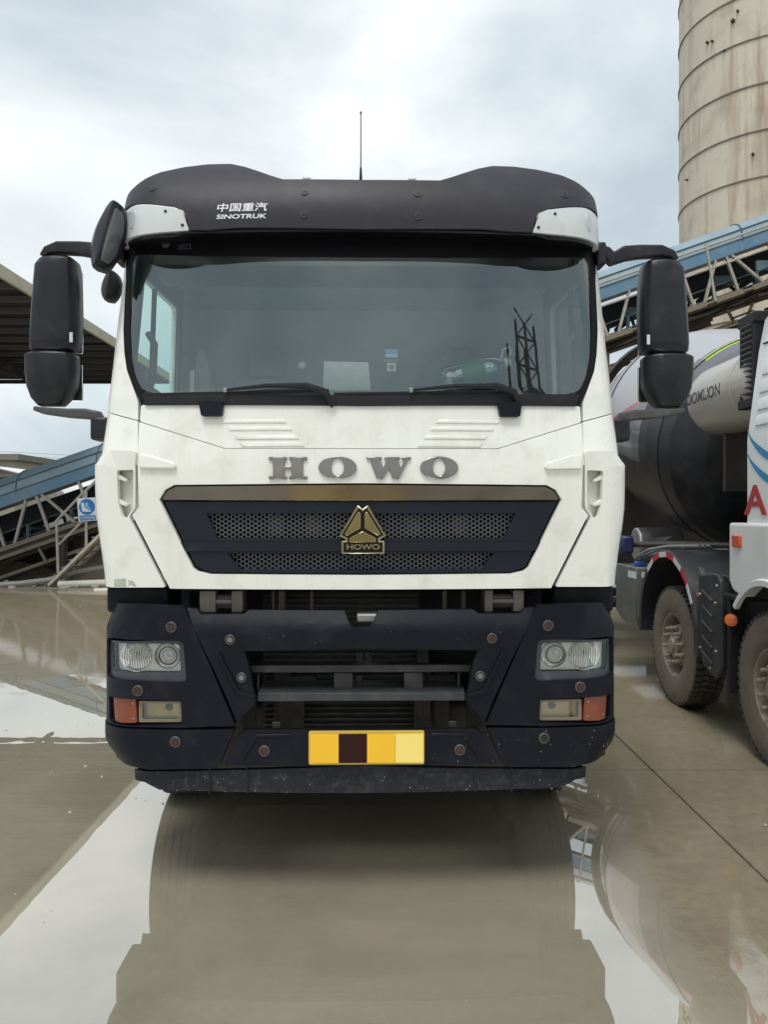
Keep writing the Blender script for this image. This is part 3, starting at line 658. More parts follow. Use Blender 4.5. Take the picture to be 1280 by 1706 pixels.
# ------------------------------------------------------------------ bumper
for sgn in (-1, 1):
    S = BUM.smax(1.); side = -S-.34
    ztop = BUM.un(240, 1006)[1]; zmid = BUM.un(240, 1211)[1]
    up = BUM.uns([(306, 1009), (350, 1108), (392, 1207), (300, 1211)]) + [(-S, zmid+.004), (side, zmid+.03), (side, ztop-.07), (-S-.02, ztop-.045), (-S+.10, ztop-.008)] + BUM.uns([(230, 1005)])
    lamp_hole = rounded(BUM.uns([(181, 1062), (190, 1061), (300, 1067), (306, 1071), (311, 1132), (303, 1136), (190, 1128), (181, 1122)]), .012)
    low_hole = rounded(BUM.uns([(184, 1157), (228, 1163), (302, 1167), (304, 1205), (230, 1207), (190, 1203), (185, 1195)]), .008)
    F_ = (lambda P: P) if sgn < 0 else mir
    bc = panel('bumper_corner', F_(rounded(up, .014)), BUM, .035, PLASTIC, truck, holes=[F_(lamp_hole), F_(low_hole)], bevel=.010, bseg=3, cut=.035, cutz=.06)
    zb = BUM.un(240, 1277)[1]
    ch = BUM.uns([(391, 1213), (386, 1222), (364, 1277), (260, 1279)]) + [(-S+.12, zb+.01), (-S+.02, zb+.035), (side, zb+.10), (side, zmid+.02), (-S, zmid-.004)] + BUM.uns([(300, 1214)])
    panel('bumper_chin', F_(rounded(ch, .02)), BUM, .05, PLASTIC, truck, off=-.006, bevel=.014, bseg=3, cut=.035, cutz=.05)
    # lamp recess walls
    rec = rounded(BUM.uns([(176, 1056), (306, 1062), (316, 1142), (176, 1132)]), .01)
    panel('lamp_recess', F_(rec), BUM, .01, DARK, bc, off=.10, bevel=0, cut=.05)
    rec = BUM.uns([(178, 1150), (310, 1160), (310, 1212), (178, 1212)])
    panel('lamp_recess', F_(rec), BUM, .01, DARK, bc, off=.085, bevel=0, cut=.05)
    # headlight
    hl = panel('headlight', F_(rounded(BUM.uns([(184, 1069), (292, 1073), (297, 1077), (299, 1117), (294, 1120), (190, 1116), (185, 1112)]), .01)), BUM, .05, LAMPHOUSE, truck, off=.045, bevel=.004, cut=.03)
    tag(hl, None)
    fx = lambda x: x if sgn < 0 else 1204-x
    for (x, y, r, proj) in ((224, 1094, .074, False), (275, 1094, .062, True)):
        s, z = BUM.un(x, y); s = -abs(s)*(1 if sgn < 0 else -1); c = BUM(s, z, .044); n = Vector((0, -1, 0))
        b = MB(); b.lathe([(r*1.0, .004), (r*.97, .012), (r*.90, .010), (r*.62, -.020), (r*.3, -.034), (r*.12, -.038), (0, -.038)], c, n, 28); rf = b.build('reflector_bowl', REFLECTOR, hl, smooth=60)
        b = MB(); b.lathe([(r*.34 if proj else r*.16, -.036), (r*.36 if proj else r*.16, -.012), (r*.30 if proj else r*.12, .004), (r*.14 if proj else .06*r, .012), (0, .014)], c+Vector((r*.2*(1 if proj else .3), 0, r*.15)), n, 18); b.build('lamp_bulb', BULB if proj else ENGINE, hl, smooth=60)
        if proj:
            for rr2, dd in ((.98, -.012), (.70, .004), (.44, .0)):
                q = MB(); q.lathe([(r*rr2, dd), (r*rr2*.97, dd+.004), (r*rr2*.90, dd+.003), (r*rr2*.88, dd-.004)], c+Vector((r*.08, -.012, r*.05)), n, 26); q.build('chrome_ring', REFLECTOR if rr2 != .70 else ENGINE, hl, smooth=60)
        if not proj:
            for k in range(-6, 7):
                xx = k*r*.15; hh = math.sqrt(max(0, 1-(xx/r/1.02)**2))*r*.74
                b = MB(); b.tube([c+Vector((xx, -.013, -hh)), c+Vector((xx+.004*sgn, -.018, 0)), c+Vector((xx, -.013, hh))], .0036, 6); b.build('lens_rib', REFLECTOR, hl)
    panel('lens', F_(rounded(BUM.uns([(183, 1068), (292, 1072), (298, 1076), (300, 1118), (294, 1121.5), (189, 1117), (184, 1112)]), .012)), BUM, 0, CLEAR, hl, off=.020, cut=.03)
    bz_o = rounded(BUM.uns([(179, 1060), (300, 1066), (307, 1071), (311, 1132), (303, 1137), (190, 1129), (179, 1123)]), .012)
    bz_i = rounded(BUM.uns([(184, 1068), (292, 1072), (298, 1076), (300, 1118), (294, 1121.5), (189, 1117), (185, 1112)]), .012)
    panel('lamp_bezel', F_(bz_o), BUM, .03, mat('bezel_plastic', (.05, .055, .065), .35, var=.2, vs=8, dirt=((.14, .14, .14), .4, 10)), hl, holes=[F_(bz_i)], off=.016, bevel=.006, cut=.05)
    # fog lamp and indicator
    fl = panel('fog_lamp', F_(rounded(BUM.uns([(230, 1167.5), (300, 1169), (301, 1203), (230, 1203)]), .006)), BUM, .05, FOGFRAME, truck, holes=[F_(rounded(BUM.uns([(236, 1171), (297, 1172), (297, 1198), (236, 1198)]), .008))], off=.018, bevel=.004, cut=.05)
    panel('reflector', F_(BUM.uns([(235, 1170), (298, 1171), (298, 1199), (235, 1199)])), BUM, .004, FOG, fl, off=.048, bevel=0, cut=.03)
    s, z = BUM.un(277, 1180); b = MB(); b.lathe([(.018, 0), (.012, .012), (0, .014)], BUM(s if sgn < 0 else -s, z, .046), (0, -1, 0), 14); b.build('lamp_bulb', ENGINE, fl)
    panel('lens', F_(BUM.uns([(236, 1171), (297, 1172), (297, 1198), (236, 1198)])), BUM, 0, glass('fog_lens_%d' % sgn, (.92, .85, .68), .10), fl, off=.024, cut=.05)
    il = panel('indicator_lamp', F_(rounded(BUM.uns([(187, 1160), (226, 1164), (228, 1203), (200, 1203), (190, 1199)]), .008)), BUM, .05, ORANGE, truck, off=.012, bevel=.006, cut=.03, bseg=3)
    for (x, y) in ((221, 1171), (222, 1196), (193, 1166), (194, 1192)):
        disc('screw', BUM, fx(x), y, .0055, BOLTS, il, .010, .006, 8)
# bolts along the bumper
for (x, y, c) in ((286, 1044, BOLT), (231, 1149, BOLT), (293, 1234, BOLT), (914, 1043, BOLT), (968, 1146, BOLT), (907, 1231, ENGINE)):
    bolt(BUM, x, y, .026, truck, c, -.008 if y > 1215 else -.002)
beam_out = sym(BEAM.uns([(602, 1047), (588, 1046), (581, 1038), (573, 1017), (414, 1016), (405, 1023), (334, 1023), (328, 1014), (311, 1012), (353, 1108), (396, 1203), (425, 1169), (413, 1104), (406, 1084), (602, 1081)]))
beam = panel('bumper_beam', beam_out, BEAM, .04, PLASTIC, truck, off=.004, bevel=.008, bseg=3, cut=.06, cutz=.03)
for (x, y, c) in ((383, 1065, BOLTS), (820, 1064, BOLT), (402, 1128, BOLTS), (800, 1127, BOLTS)): bolt(BEAM, x, y, .024, truck, c, .002)
for sgn in (-1, 1):      # raised rib on the beam's arms
    P = BEAM.uns([(362, 1088), (366, 1086), (398, 1150), (424, 1157), (424, 1161), (394, 1155)]); panel('bumper_rib', P if sgn < 0 else mir(P), BEAM, .012, PLASTIC, beam, off=-.008, bevel=.004, cut=1)
lowb = panel('lower_bumper', sym(rounded(BUM.uns([(602, 1216), (408, 1216), (396, 1224), (371, 1274), (602, 1277)]), .0)), BUM, .04, PLASTIC, truck, off=.006, bevel=.010, bseg=3, cut=.06, cutz=.05)
for sgn in (-1, 1):
    P = BUM.uns([(420, 1226), (428, 1222), (485, 1222), (485, 1226), (430, 1226), (404, 1266), (398, 1266)]); panel('bumper_rib', P if sgn < 0 else mir(P), BUM, .012, PLASTIC, lowb, off=-.002, bevel=.004, cut=1)
for x in (440, 766): bolt(BUM, x, 1250, .026, truck, BOLT, .004)
chin = panel('air_dam', sym(BUM.uns([(602, 1279), (216, 1281), (217, 1299), (236, 1304), (252, 1312), (262, 1317), (602, 1325)])), BUM, .03, PLASTIC_DIRTY, truck, off=.03, bevel=.006, cut=.06, cutz=.03)
for x in (793, 855, 347, 409):
    s, z = BUM.un(x, 1300); b = MB(); b.box(BUM(s, z, .029), (.006, .012, .13)); b.build('air_dam_seam', DARK, chin)
# registration plate: blocks of colour hide its characters
pl = panel('registration_plate', rounded(BUM.uns([(514, 1216), (706, 1216), (706, 1272), (514, 1272)]), .01), BUM, .006, PLATE['edge'], truck, off=-.012, bevel=.002, cut=1, cutz=1)
for x0, x1, k in ((517, 563.5, 'yellow'), (564, 610.5, 'dark'), (611, 657.5, 'yellow'), (658, 704, 'pale')):
    panel('plate_field', BUM.uns([(x0, 1221), (x1, 1221), (x1, 1269), (x0, 1269)]), BUM, .002, PLATE[k], pl, off=-.0145, bevel=0, cut=1, cutz=1)
# step bars in the opening
def dbox(x0, x1, y0, y1, d0, d1, name, m, parent=truck, bevel=.004):
    a = px(x0, y0, d0); c = px(x1, y1, d0); b = MB(); b.bb((a.x, d0, c.z), (c.x, d1, a.z)); return b.build(name, m, parent, bevel=bevel)
BARM = mat('bar_plastic', (.022, .022, .027), .45, var=.25, vs=10, dirt=((.12, .11, .10), .4, 9))
TREAD = mat('dusty_tread', (.035, .042, .045), .6, var=.3, vs=14, dirt=((.09, .09, .08), .5, 12))
dbox(415, 790, 1107.5, 1120, 3.585, 3.64, 'step_bar', BARM); 
b = MB(); a = px(429, 1150, 3.57); c = px(775, 1168, 3.57)
b.loft([[(x, 3.57, c.z), (x, 3.57, a.z-.012), (x, 3.60, a.z), (x, 3.76, a.z+.004), (x, 3.76, c.z)] for x in (a.x, c.x)]); b.build('step_tread', TREAD, truck, bevel=.004)
for x in (430, 572, 689, 765): dbox(x-(16 if 500 < x < 700 else 2), x+(16 if 500 < x < 700 else 2), 1120, 1148, 3.61, 3.635, 'step_bracket', BARM)
# machinery behind the bumper
dbox(440, 700, 985, 1230, 3.93, 4.02, 'radiator', mat('radiator_core', (.030, .030, .028), .6, metal=.3, var=.4, vs=30, dirt=((.09, .08, .06), .5, 9)), bevel=0)
for k in range(26):
    y = 990+k*9; a = px(444, y, 3.92); c = px(696, y, 3.92); b = MB(); b.bb((a.x, 3.915, a.z-.005), (c.x, 3.93, a.z+.005)); b.build('radiator_fin', ENGINE, truck, smooth=0)
dbox(320, 880, 985, 1300, 4.12, 4.15, 'engine_shield', DARK, bevel=0)
for x0, x1 in ((333, 360), (386, 405), (808, 822), (856, 874)): dbox(x0, x1, 984, 1020, 3.60, 3.72, 'cab_hinge_bracket', BRACKET)
for x in (374, 840):
    p = px(x, 1002, 3.62); b = MB(); b.lathe([(.0, -.055), (.035, -.055), (.035, .055), (0, .055)], p+Vector((0, .03, 0)), (1, 0, 0), 18); b.lathe([(0, -.09), (.016, -.09), (.016, .09), (0, .09)], p+Vector((0, .0, 0)), (1, 0, 0), 10); b.build('hinge_bush', BRACKET, truck)
dbox(594, 680, 1023, 1037, 3.57, 3.66, 'step_pad', mat('step_pad_alloy', (.30, .30, .28), .5, metal=.5, var=.3, vs=20), bevel=.008)
for x, w in ((470, 6), (774, 4), (456, 3), (520, 3), (742, 4)): dbox(x-w, x+w, 984, 1016, 3.75, 3.78, 'stay_rod', BRACKET)
for x, y in ((600, 1100), (614, 1098), (598, 1138)): dbox(x-6, x+6, y-12, y+10, 3.70, 3.74, 'latch', ENGINE)
for x, y, w, h in ((486, 1190, 22, 30), (705, 1180, 14, 60), (415, 1190, 12, 26), (792, 1188, 12, 26), (706, 1100, 10, 30), (735, 1135, 26, 8), (500, 1135, 28, 8)): dbox(x-w, x+w, y-h, y+h, 3.80, 3.84, 'mount_bracket', ENGINE)
for x in (460, 755): dbox(x-7, x+7, 1202, 1212, 3.62, 3.66, 'mount_tab', BRACKET)
for sgn in (-1, 1):
    b = MB(); b.bb((TX+sgn*.92, 3.67, 1.24), (TX+sgn*1.215, 3.95, 1.372)); b.build('cab_corner_seal', PLASTIC, truck, bevel=.02)
# bumper top return so that no light leaks behind it
# chassis
for sgn in (-1, 1):
    b = MB(); b.bb((TX+sgn*.36, 3.85, .62), (TX+sgn*.44, 11.5, .92)); b.build('chassis_rail', RUSTD, truck, bevel=.006)
for d in (5.02, 9.2, 10.55):
    b = MB(); b.tube([(TX-1.0, d, .54), (TX+1.0, d, .54)], .07, 12); b.lathe([(0, -.16), (.16, -.12), (.19, 0), (.16, .12), (0, .16)], (TX, d, .54), (1, 0, 0), 16); b.build('axle', RUSTD, truck)
b = MB(); b.bb((TX-.92, 3.95, .30), (TX+.92, 5.6, .74)); b.build('belly_shade_filler', RUSTD, truck, bevel=.03)  # underbody filler, kept low and far forward to shade the ground
b = MB(); b.bb((TX-1.2, 5.72, .26), (TX+1.2, 5.75, 1.36)); b.build('mud_flap', RUBBER, truck)
b = MB(); b.bb((TX-.33, 4.2, .75), (TX+.33, 5.6, 1.38)); b.build('engine_block', ENGINE, truck, bevel=.03)
b = MB(); b.bb((TX-1.2, 5.9, 1.02), (TX+1.2, 11.4, 1.10)); b.build('load_bed', RUSTD, truck, bevel=.01)

# ------------------------------------------------------------------ mirrors
def housing(name, secs, d0, depth, m, parent, sgn):
    """secs: (pixel y, x left, x right) in the photograph at depth d0; a faceted shell lofted downward"""
    b = MB(); loops = []
    for (y, xa, xb, dd) in secs:
        a = px(xa, y, d0+.06); c = px(xb, y, d0+.06); w = c.x-a.x; D = depth*dd; y0 = d0+(1-dd)*depth*.5
        prof = [(0, .55), (.02, .30), (.10, .12), (.30, .03), (.45, 0), (.70, .05), (.90, .14), (.98, .32), (1, .55), (1, .92), (.96, 1), (.04, 1), (0, .92)]
        if sgn > 0: prof = [(1-f, g) for f, g in reversed(prof)]
        loops.append([(a.x+w*f, y0+D*g, a.z) for f, g in prof])
    b.loft(loops); return b.build(name, m, parent, smooth=42, bevel=.008)
D0 = 3.93
for sgn in (-1, 1):
    X = (lambda x: x) if sgn < 0 else (lambda x: 1209-x)
    def secs(rows): return [(y, min(X(a), X(b)), max(X(a), X(b)), dd) for y, a, b, dd in rows]
    mh = housing('wing_mirror', secs([(430, 84, 122, .5), (434, 72, 128, .85), (446, 63, 130, 1), (480, 60, 132, 1), (530, 56, 133, 1), (570, 54, 131, 1), (582, 55, 128, .95), (588, 60, 116, .8)]), D0, .17, MIRRORP, truck, sgn)
    lo = housing('lower_mirror', secs([(589, 56, 124, .85), (593, 46.5, 128, 1), (620, 47, 128, 1), (645, 50, 126, .95), (664, 57, 118, .8), (677, 68, 108, .5)]), D0, .16, MIRRORP, truck, sgn)
    nk = housing('mirror_neck', secs([(583, 62, 118, .7), (595, 62, 118, .7)]), D0+.02, .12, DARK, mh, sgn)
    for nm, par, ya, yb in (('mirror_glass', mh, 440, 580), ('mirror_glass', lo, 600, 662)):
        a = px(X(66), ya, D0); c = px(X(122), yb, D0); b = MB(); b.bb((min(a.x, c.x), D0+.168, c.z), (max(a.x, c.x), D0+.178, a.z)); b.build(nm, MIRRORG, par, bevel=.003)
    P = px(X(57), 575, D0); P.y += .05; b = MB(); b.lathe([(.0, -.006), (.028, -.004), (.028, .004), (.0, .012)], P+Vector((sgn*.004, 0, 0)), (sgn, -.5, 0), 18); b.build('side_marker', ORANGE, mh, smooth=60)
    sa = px(X(125), 565, D0+.03); b = MB(); b.box(sa+Vector((0, -.012, 0)), (.016, .004, .05)); b.build('label_sticker', STK, mh)
    t = MB(); t.sweep([px(X(78), 432, D0+.07), px(X(86), 422, D0+.07), px(X(104), 417, D0+.07), px(X(140), 418, D0+.04), px(X(165), 421, 3.93), px(X(186), 430, 3.93), px(X(196), 420, 3.93), px(X(206), 417, 3.93)],
                      [(.05, .03), (.055, .045), (.06, .062), (.06, .068), (.06, .075), (.06, .07), (.06, .06), (.06, .06)]); t.build('mirror_arm', MIRRORP, truck, bevel=.004)
    t = MB(); t.sweep([px(X(64), 682, D0+.06), px(X(80), 686, D0+.06), px(X(120), 690, D0+.05), px(X(150), 691, D0+.03), px(X(166), 694, D0+.02), px(X(174), 708, D0+.02)],
                      [(.04, .022), (.06, .034), (.06, .045), (.06, .052), (.06, .055), (.05, .05)]); t.build('mirror_arm', mat('worn_arm_plastic', (.06, .06, .06), .5, var=.3, vs=20, dirt=((.14, .14, .13), .5, 14)), truck, bevel=.004)
    a = px(X(158), 697, 3.86); c = px(X(188), 735, 3.86); b = MB(); b.bb((min(a.x, c.x), 3.82, c.z), (max(a.x, c.x)+(.0), 3.95, a.z)); b.build('mirror_bracket', MIRRORP, truck, bevel=.016, bseg=3)
    a = px(X(196), 402, 3.9); c = px(X(212), 440, 3.9); b = MB(); b.bb((min(a.x, c.x), 3.88, c.z), (max(a.x, c.x), 4.0, a.z)); b.build('mirror_bracket', MIRRORP, truck, bevel=.012)
# kerb mirror on the passenger side, tilted, and the small one behind the pillar
def oval_mirror(name, pts_axis, half, d0, depth, parent):
    a = px(*pts_axis[0], d0); c = px(*pts_axis[1], d0); ax = (c-a); n = 9; b = MB(); loops = []
    side = Vector((ax.z, 0, -ax.x)).normalized()
    for i in range(n+1):
        t = i/n; w = half*(max(.02, math.sin(math.pi*min(1, max(0, .04+.92*t))))**.45)
        o = a+ax*t
        loops.append([o+side*(w*x)+Vector((0, y*depth, 0)) for x, y in ((-1, .35), (-.7, .05), (-.1, -.1), (.6, .1), (1, .45), (.9, .8), (-.9, .8))])
    b.loft(loops); return b.build(name, MIRRORP, parent, smooth=50, bevel=.006)
km = oval_mirror('kerb_mirror', ((192, 337), (160, 446)), .075, 3.70, .14, truck)
km2 = oval_mirror('kerb_mirror_glass', ((196, 350), (172, 436)), .045, 3.69, .12, km); km2.data.materials[0] = mat('kerb_glass', (.10, .105, .11), .12, var=.2, vs=6)
t = MB(); t.tube([px(192, 420, 3.78), px(206, 405, 3.84), px(212, 400, 3.9)], .03, 8); t.build('mirror_arm', MIRRORP, km)
sm = oval_mirror('side_mirror', ((189, 452), (181, 500)), .055, 4.15, .12, truck)

# ------------------------------------------------------------------ wheels (shared builder)
def wheel_proto(r=.545, w=.30, ribbed=False):
    b = MB(); ax = (-1, 0, 0)
    hw = w/2
    b.lathe([(r*.52, hw*.78), (r*.56, hw*.92), (r*.66, hw*.99), (r*.80, hw*1.0), (r*.90, hw*.93), (r*.955, hw*.86)], (0, 0, 0), ax, 72, mi=1)
    b.lathe([(r*.955, hw*.86), (r*.965, hw*.80), (r*.965, -hw*.80), (r*.955, -hw*.86)], (0, 0, 0), ax, 72)
    b.lathe([(r*.955, -hw*.86), (r*.90, -hw*.93), (r*.70, -hw), (r*.52, -hw*.78)], (0, 0, 0), ax, 72)
    n = 0 if ribbed else 54
    if ribbed:
        for c_ in (-.62, -.31, 0, .31, .62):
            b.lathe([(r*.955, hw*(c_-.13)), (r*.997, hw*(c_-.125)), (r, hw*c_), (r*.997, hw*(c_+.125)), (r*.955, hw*(c_+.13))], (0, 0, 0), ax, 72)
    for k in range(n):
        a = 2*math.pi*k/n
        for s_ in (-1, 1):
            rot = Matrix.Rotation(a+(.03 if s_ > 0 else 0), 3, 'X')
            b.box(rot @ Vector((s_*hw*.70, 0, r*.972)), (hw*.36, r*.068, r*.055), rot)
            b.box(rot @ Vector((s_*hw*.25, r*.02, r*.976)), (hw*.34, r*.075, r*.045), rot)
    v, f, m_ = b.v, b.f, b.m
    rim = MB()
    rim.lathe([(r*.53, hw*.80), (r*.545, hw*.86), (r*.52, hw*.86), (r*.50, hw*.70), (r*.485, hw*.2), (r*.475, hw*.02), (r*.43, hw*.10), (r*.345, hw*.50), (r*.325, hw*.62), (r*.24, hw*.66), (r*.225, hw*.60), (0, hw*.58)], (0, 0, 0), ax, 48)
    hub = MB(); hub.lathe([(r*.20, hw*.58), (r*.20, hw*.85), (r*.13, hw*.92), (r*.12, hw*1.05), (0, hw*1.08)], (0, 0, 0), ax, 24)
    nuts = []
    for k in range(10):
        a = 2*math.pi*k/10; q = MB(); c = Vector((-hw*.62, math.cos(a)*r*.295, math.sin(a)*r*.295))
        q.lathe([(r*.045, 0), (r*.045, .03), (r*.03, .035), (r*.028, .075), (0, .078)], c, ax, 8); nuts.append(q)
    holes = []
    for k in range(10):
        a = 2*math.pi*(k+.5)/10; q = MB(); c = Vector((-hw*.31, math.cos(a)*r*.388, math.sin(a)*r*.388)); nrm = Vector((-.62, math.cos(a)*.78, math.sin(a)*.78)).normalized()
        q.lathe([(r*.062, .000), (r*.06, .005), (r*.045, .006), (0, .004)], c, nrm, 14); holes.append(q)
    return (v, f, m_), rim, hub, nuts, holes
W_t, W_r, W_h, W_n, W_o = wheel_proto()
def first(o): return o.data
_tmp = []
def build_proto_mesh(v, f, m, mats, smooth=40):
    o = mesh_obj('proto', v, f, mats, None, m if len(mats) > 1 else None, smooth)
    bm = bmesh.new(); bm.from_mesh(o.data); bmesh.ops.recalc_face_normals(bm, faces=bm.faces); bm.to_mesh(o.data); bm.free(); o.data.set_sharp_from_angle(angle=R(smooth))
    me = o.data; bpy.data.objects.remove(o); return me
ME_T = build_proto_mesh(*W_t, [TYRE, TYRE_MUD]); ME_TR = build_proto_mesh(*wheel_proto(.545, .31, True)[0], [TYRE, TYRE_MUD]); ME_TR.name = 'ribbed_tyre'; ME_R = build_proto_mesh(W_r.v, W_r.f, W_r.m, [RIM]); ME_H = build_proto_mesh(W_h.v, W_h.f, W_h.m, [RIM])
ME_N = [build_proto_mesh(q.v, q.f, q.m, [RIM]) for q in W_n]; ME_O = [build_proto_mesh(q.v, q.f, q.m, [DARK]) for q in W_o]
for me, nm in [(ME_T, 'tyre'), (ME_R, 'rim'), (ME_H, 'hub')]: me.name = nm
def put_wheel(parent, x, y, z, flip, detail=True, ribbed=False):
    """flip False: outer face looks to -X"""
    w = bpy.data.objects.new('wheel', ME_TR if ribbed else ME_T); col.objects.link(w); w.parent = parent; w.location = Vector((x, y, z))-org(parent)
    w.rotation_euler = (random.uniform(0, 1), 0, math.pi if flip else 0)
    def ch(nm, me):
        o = bpy.data.objects.new(nm, me); col.objects.link(o); o.parent = w; return o
    ch('rim', ME_R)
    if detail:
        ch('hub', ME_H)
        for me in ME_N: ch('wheel_nut', me)
        for me in ME_O: ch('hand_hole', me)
    return w
for sgn in (-1, 1):
    put_wheel(truck, TX+sgn*1.10, 4.97, .545+GZ, sgn > 0, True, True)
    for d in (9.2, 10.55): put_wheel(truck, TX+sgn*1.06, d, .545+GZ, sgn > 0, False); put_wheel(truck, TX+sgn*.72, d, .545+GZ, sgn > 0, False)

# things on the dashboard
DASHZ = lambda d: 2.262+(d-3.76)*.12
bottle = thing('water_bottle', tuple(px(790, 628, 3.84)), 'clear green-labelled plastic water bottle lying on its side on the dashboard', 'bottle')
a = px(737, 634, 3.80); c = px(846, 604, 3.84)
a.z += .0; ax = (c-a); n_ = ax.normalized()
PET = glass('clear_bottle_plastic', (.80, .93, .88), .30, .12); PETG = mat('green_bottle_label', (.02, .20, .08), .35, var=.2, vs=30)
b = MB(); Lb = ax.length
b.lathe([(0, 0), (.050, .0), (.062, .012), (.062, Lb*.15), (.058, Lb*.18), (.062, Lb*.21), (.062, Lb*.58), (.058, Lb*.61), (.061, Lb*.65), (.052, Lb*.80), (.024, Lb*.92), (.022, Lb*.96)], a, n_, 24); b.build('bottle_body', PET, bottle, smooth=60)
b = MB(); b.lathe([(.0635, Lb*.26), (.0635, Lb*.60)], a, n_, 24); b.build('bottle_label', PETG, bottle, smooth=60)
CAPW = mat('pale_cap', (.62, .72, .68), .5)
b = MB(); b.lathe([(0, Lb*1.03), (.024, Lb*1.03), (.024, Lb*.955), (.028, Lb*.95), (.028, Lb*.94), (0, Lb*.94)], a, n_, 18); b.build('bottle_cap', CAPW, bottle)
b = MB(); p = a+ax*.93; b.tube([p+Vector((-.01, 0, .02)), p+Vector((.0, 0, .07)), p+Vector((.03, 0, .085)), p+Vector((.038, 0, .06)), p+Vector((.02, 0, .01))], .005, 6); b.build('carry_loop', CAPW, bottle)
b = MB(); q0 = px(690, 644, 3.98); q1 = px(709, 600, 4.03); q2 = px(862, 622, 4.12); q3 = px(872, 648, 4.0)
b.add([q0, q1, q2, q3]+[v+Vector((0, .03, -.01)) for v in (q0, q1, q2, q3)], [(0, 1, 2, 3), (7, 6, 5, 4), (0, 4, 5, 1), (1, 5, 6, 2), (2, 6, 7, 3), (3, 7, 4, 0)])
tag(b.build('document_case', mat('black_case', (.02, .022, .022), .5), None, smooth=0, bevel=.004), 'black document case propped behind the plastic bottle on the dashboard', 'case')
b = MB(); q0 = px(538, 650, 4.0); q1 = px(540, 602, 4.06); q2 = px(614, 604, 4.06); q3 = px(618, 651, 4.0)
b.add([q0, q1, q2, q3]+[v+Vector((0, .006, 0)) for v in (q0, q1, q2, q3)], [(0, 1, 2, 3), (7, 6, 5, 4), (0, 4, 5, 1), (1, 5, 6, 2), (2, 6, 7, 3), (3, 7, 4, 0)])
tag(b.build('paper_sheet', mat('creased_paper', (.36, .40, .38), .7, var=.3, vs=25), None, smooth=0), 'creased pale sheet of paper standing on the dashboard', 'paper')

# ------------------------------------------------------------------ concrete mixer truck parked beside
MX = 2.66; MC = MX+1.24          # near side plane, centre line
mixer = thing('mixer_truck', (MC, 6.5, GZ), 'white concrete mixer truck with dark drum and muddy wheels, parked alongside the flooded bay', 'mixer truck')
for d in (5.28, 7.12, 10.5, 11.85):
    put_wheel(mixer, MX+.15, d, .545+GZ, False, d < 9); put_wheel(mixer, MC*2-MX-.15, d, .545+GZ, True, False)
    b = MB(); b.tube([(MX+.2, d, .49), (2*MC-MX-.2, d, .49)], .07, 10); b.build('axle', RUSTD, mixer)
for sg in (-1, 1):
    b = MB(); b.bb((MC+sg*.40, 4.2, .66), (MC+sg*.48, 12.6, .96)); b.build('chassis_rail', RUSTD, mixer, bevel=.005)
# cab: tapered side, front out of the picture
def cabx(z): return MX+.005+(0 if z < 2.25 else (z-2.25)*.13)
CB, CF = 5.70, 3.35
b = MB(); loops = []
for z, ins in ((1.60, 0), (2.25, 0), (2.9, 0), (3.12, .01), (3.24, .07)):
    x0 = cabx(z)+ins; x1 = 2*MC-x0; f0 = CF+max(0, z-2.2)*.2+ins; c0 = .06
    loops.append([(x0, CB-c0-ins, z), (x0+c0, CB-ins, z), (x1-c0, CB-ins, z), (x1, CB-c0-ins, z), (x1, f0+.2, z), (x1-.2, f0, z), (x0+.2, f0, z), (x0, f0+.2, z)])
b.loft(loops); cabm = b.build('cab', WHITE2, mixer, bevel=.012)
for k, (ya, yb) in enumerate(((600, 625), (632, 655), (664, 684), (692, 710))):     # pressed ribs on the cab side
    za, zb = [CAMZ-(y-853)/1280*5.5 for y in (ya, yb)]
    b = MB(); b.loft([[(cabx(zb)-.012, d, zb), (cabx((za+zb)/2)-.016, d, (za+zb)/2), (cabx(za)-.012, d, za), (cabx(za)+.03, d, za), (cabx(zb)+.03, d, zb)] for d in (5.52, 4.95)]); b.build('pressed_rib', WHITE2, cabm, bevel=.006)
b = MB(); b.bb((cabx(2.9)-.004, 5.57, 2.935), (cabx(2.9)+.02, 4.6, 2.942)); b.build('panel_seam', DARK, cabm)
# side markings on the cab
def onside(d, z): return Vector((cabx(z)-.004, d, z))
RED = mat('red_print', (.42, .035, .04), .5); SWB = mat('blue_print', (.03, .25, .52), .5)
lettering('lettering', 'A1', lambda x, y, dd: onside(5.675-.47*x, 1.70+.215*y)+Vector((-dd, 0, 0)), RED, cabm, bold=.02, thick=.002)
for z0 in (2.32, 2.16):
    P = []; n = 10
    top = [(5.64-.62*t, z0-.30*(t**.7)) for t in [k/n for k in range(n+1)]]; bot = [(5.64-.62*t, z0-.30*(t**.7)-.055*math.sin(math.pi*min(1, t*1.1+.02))) for t in [k/n for k in range(n+1)]]
    V = [onside(*p) for p in top]+[onside(*p) for p in bot]; F = [(k, k+1, n+2+k, n+1+k) for k in range(n)]
    V += [v+Vector((.003, 0, 0)) for v in V]; F += [tuple(i+2*n+2 for i in reversed(f)) for f in F]
    mesh_obj('blue_swoosh', V, F, SWB, cabm, smooth=0)
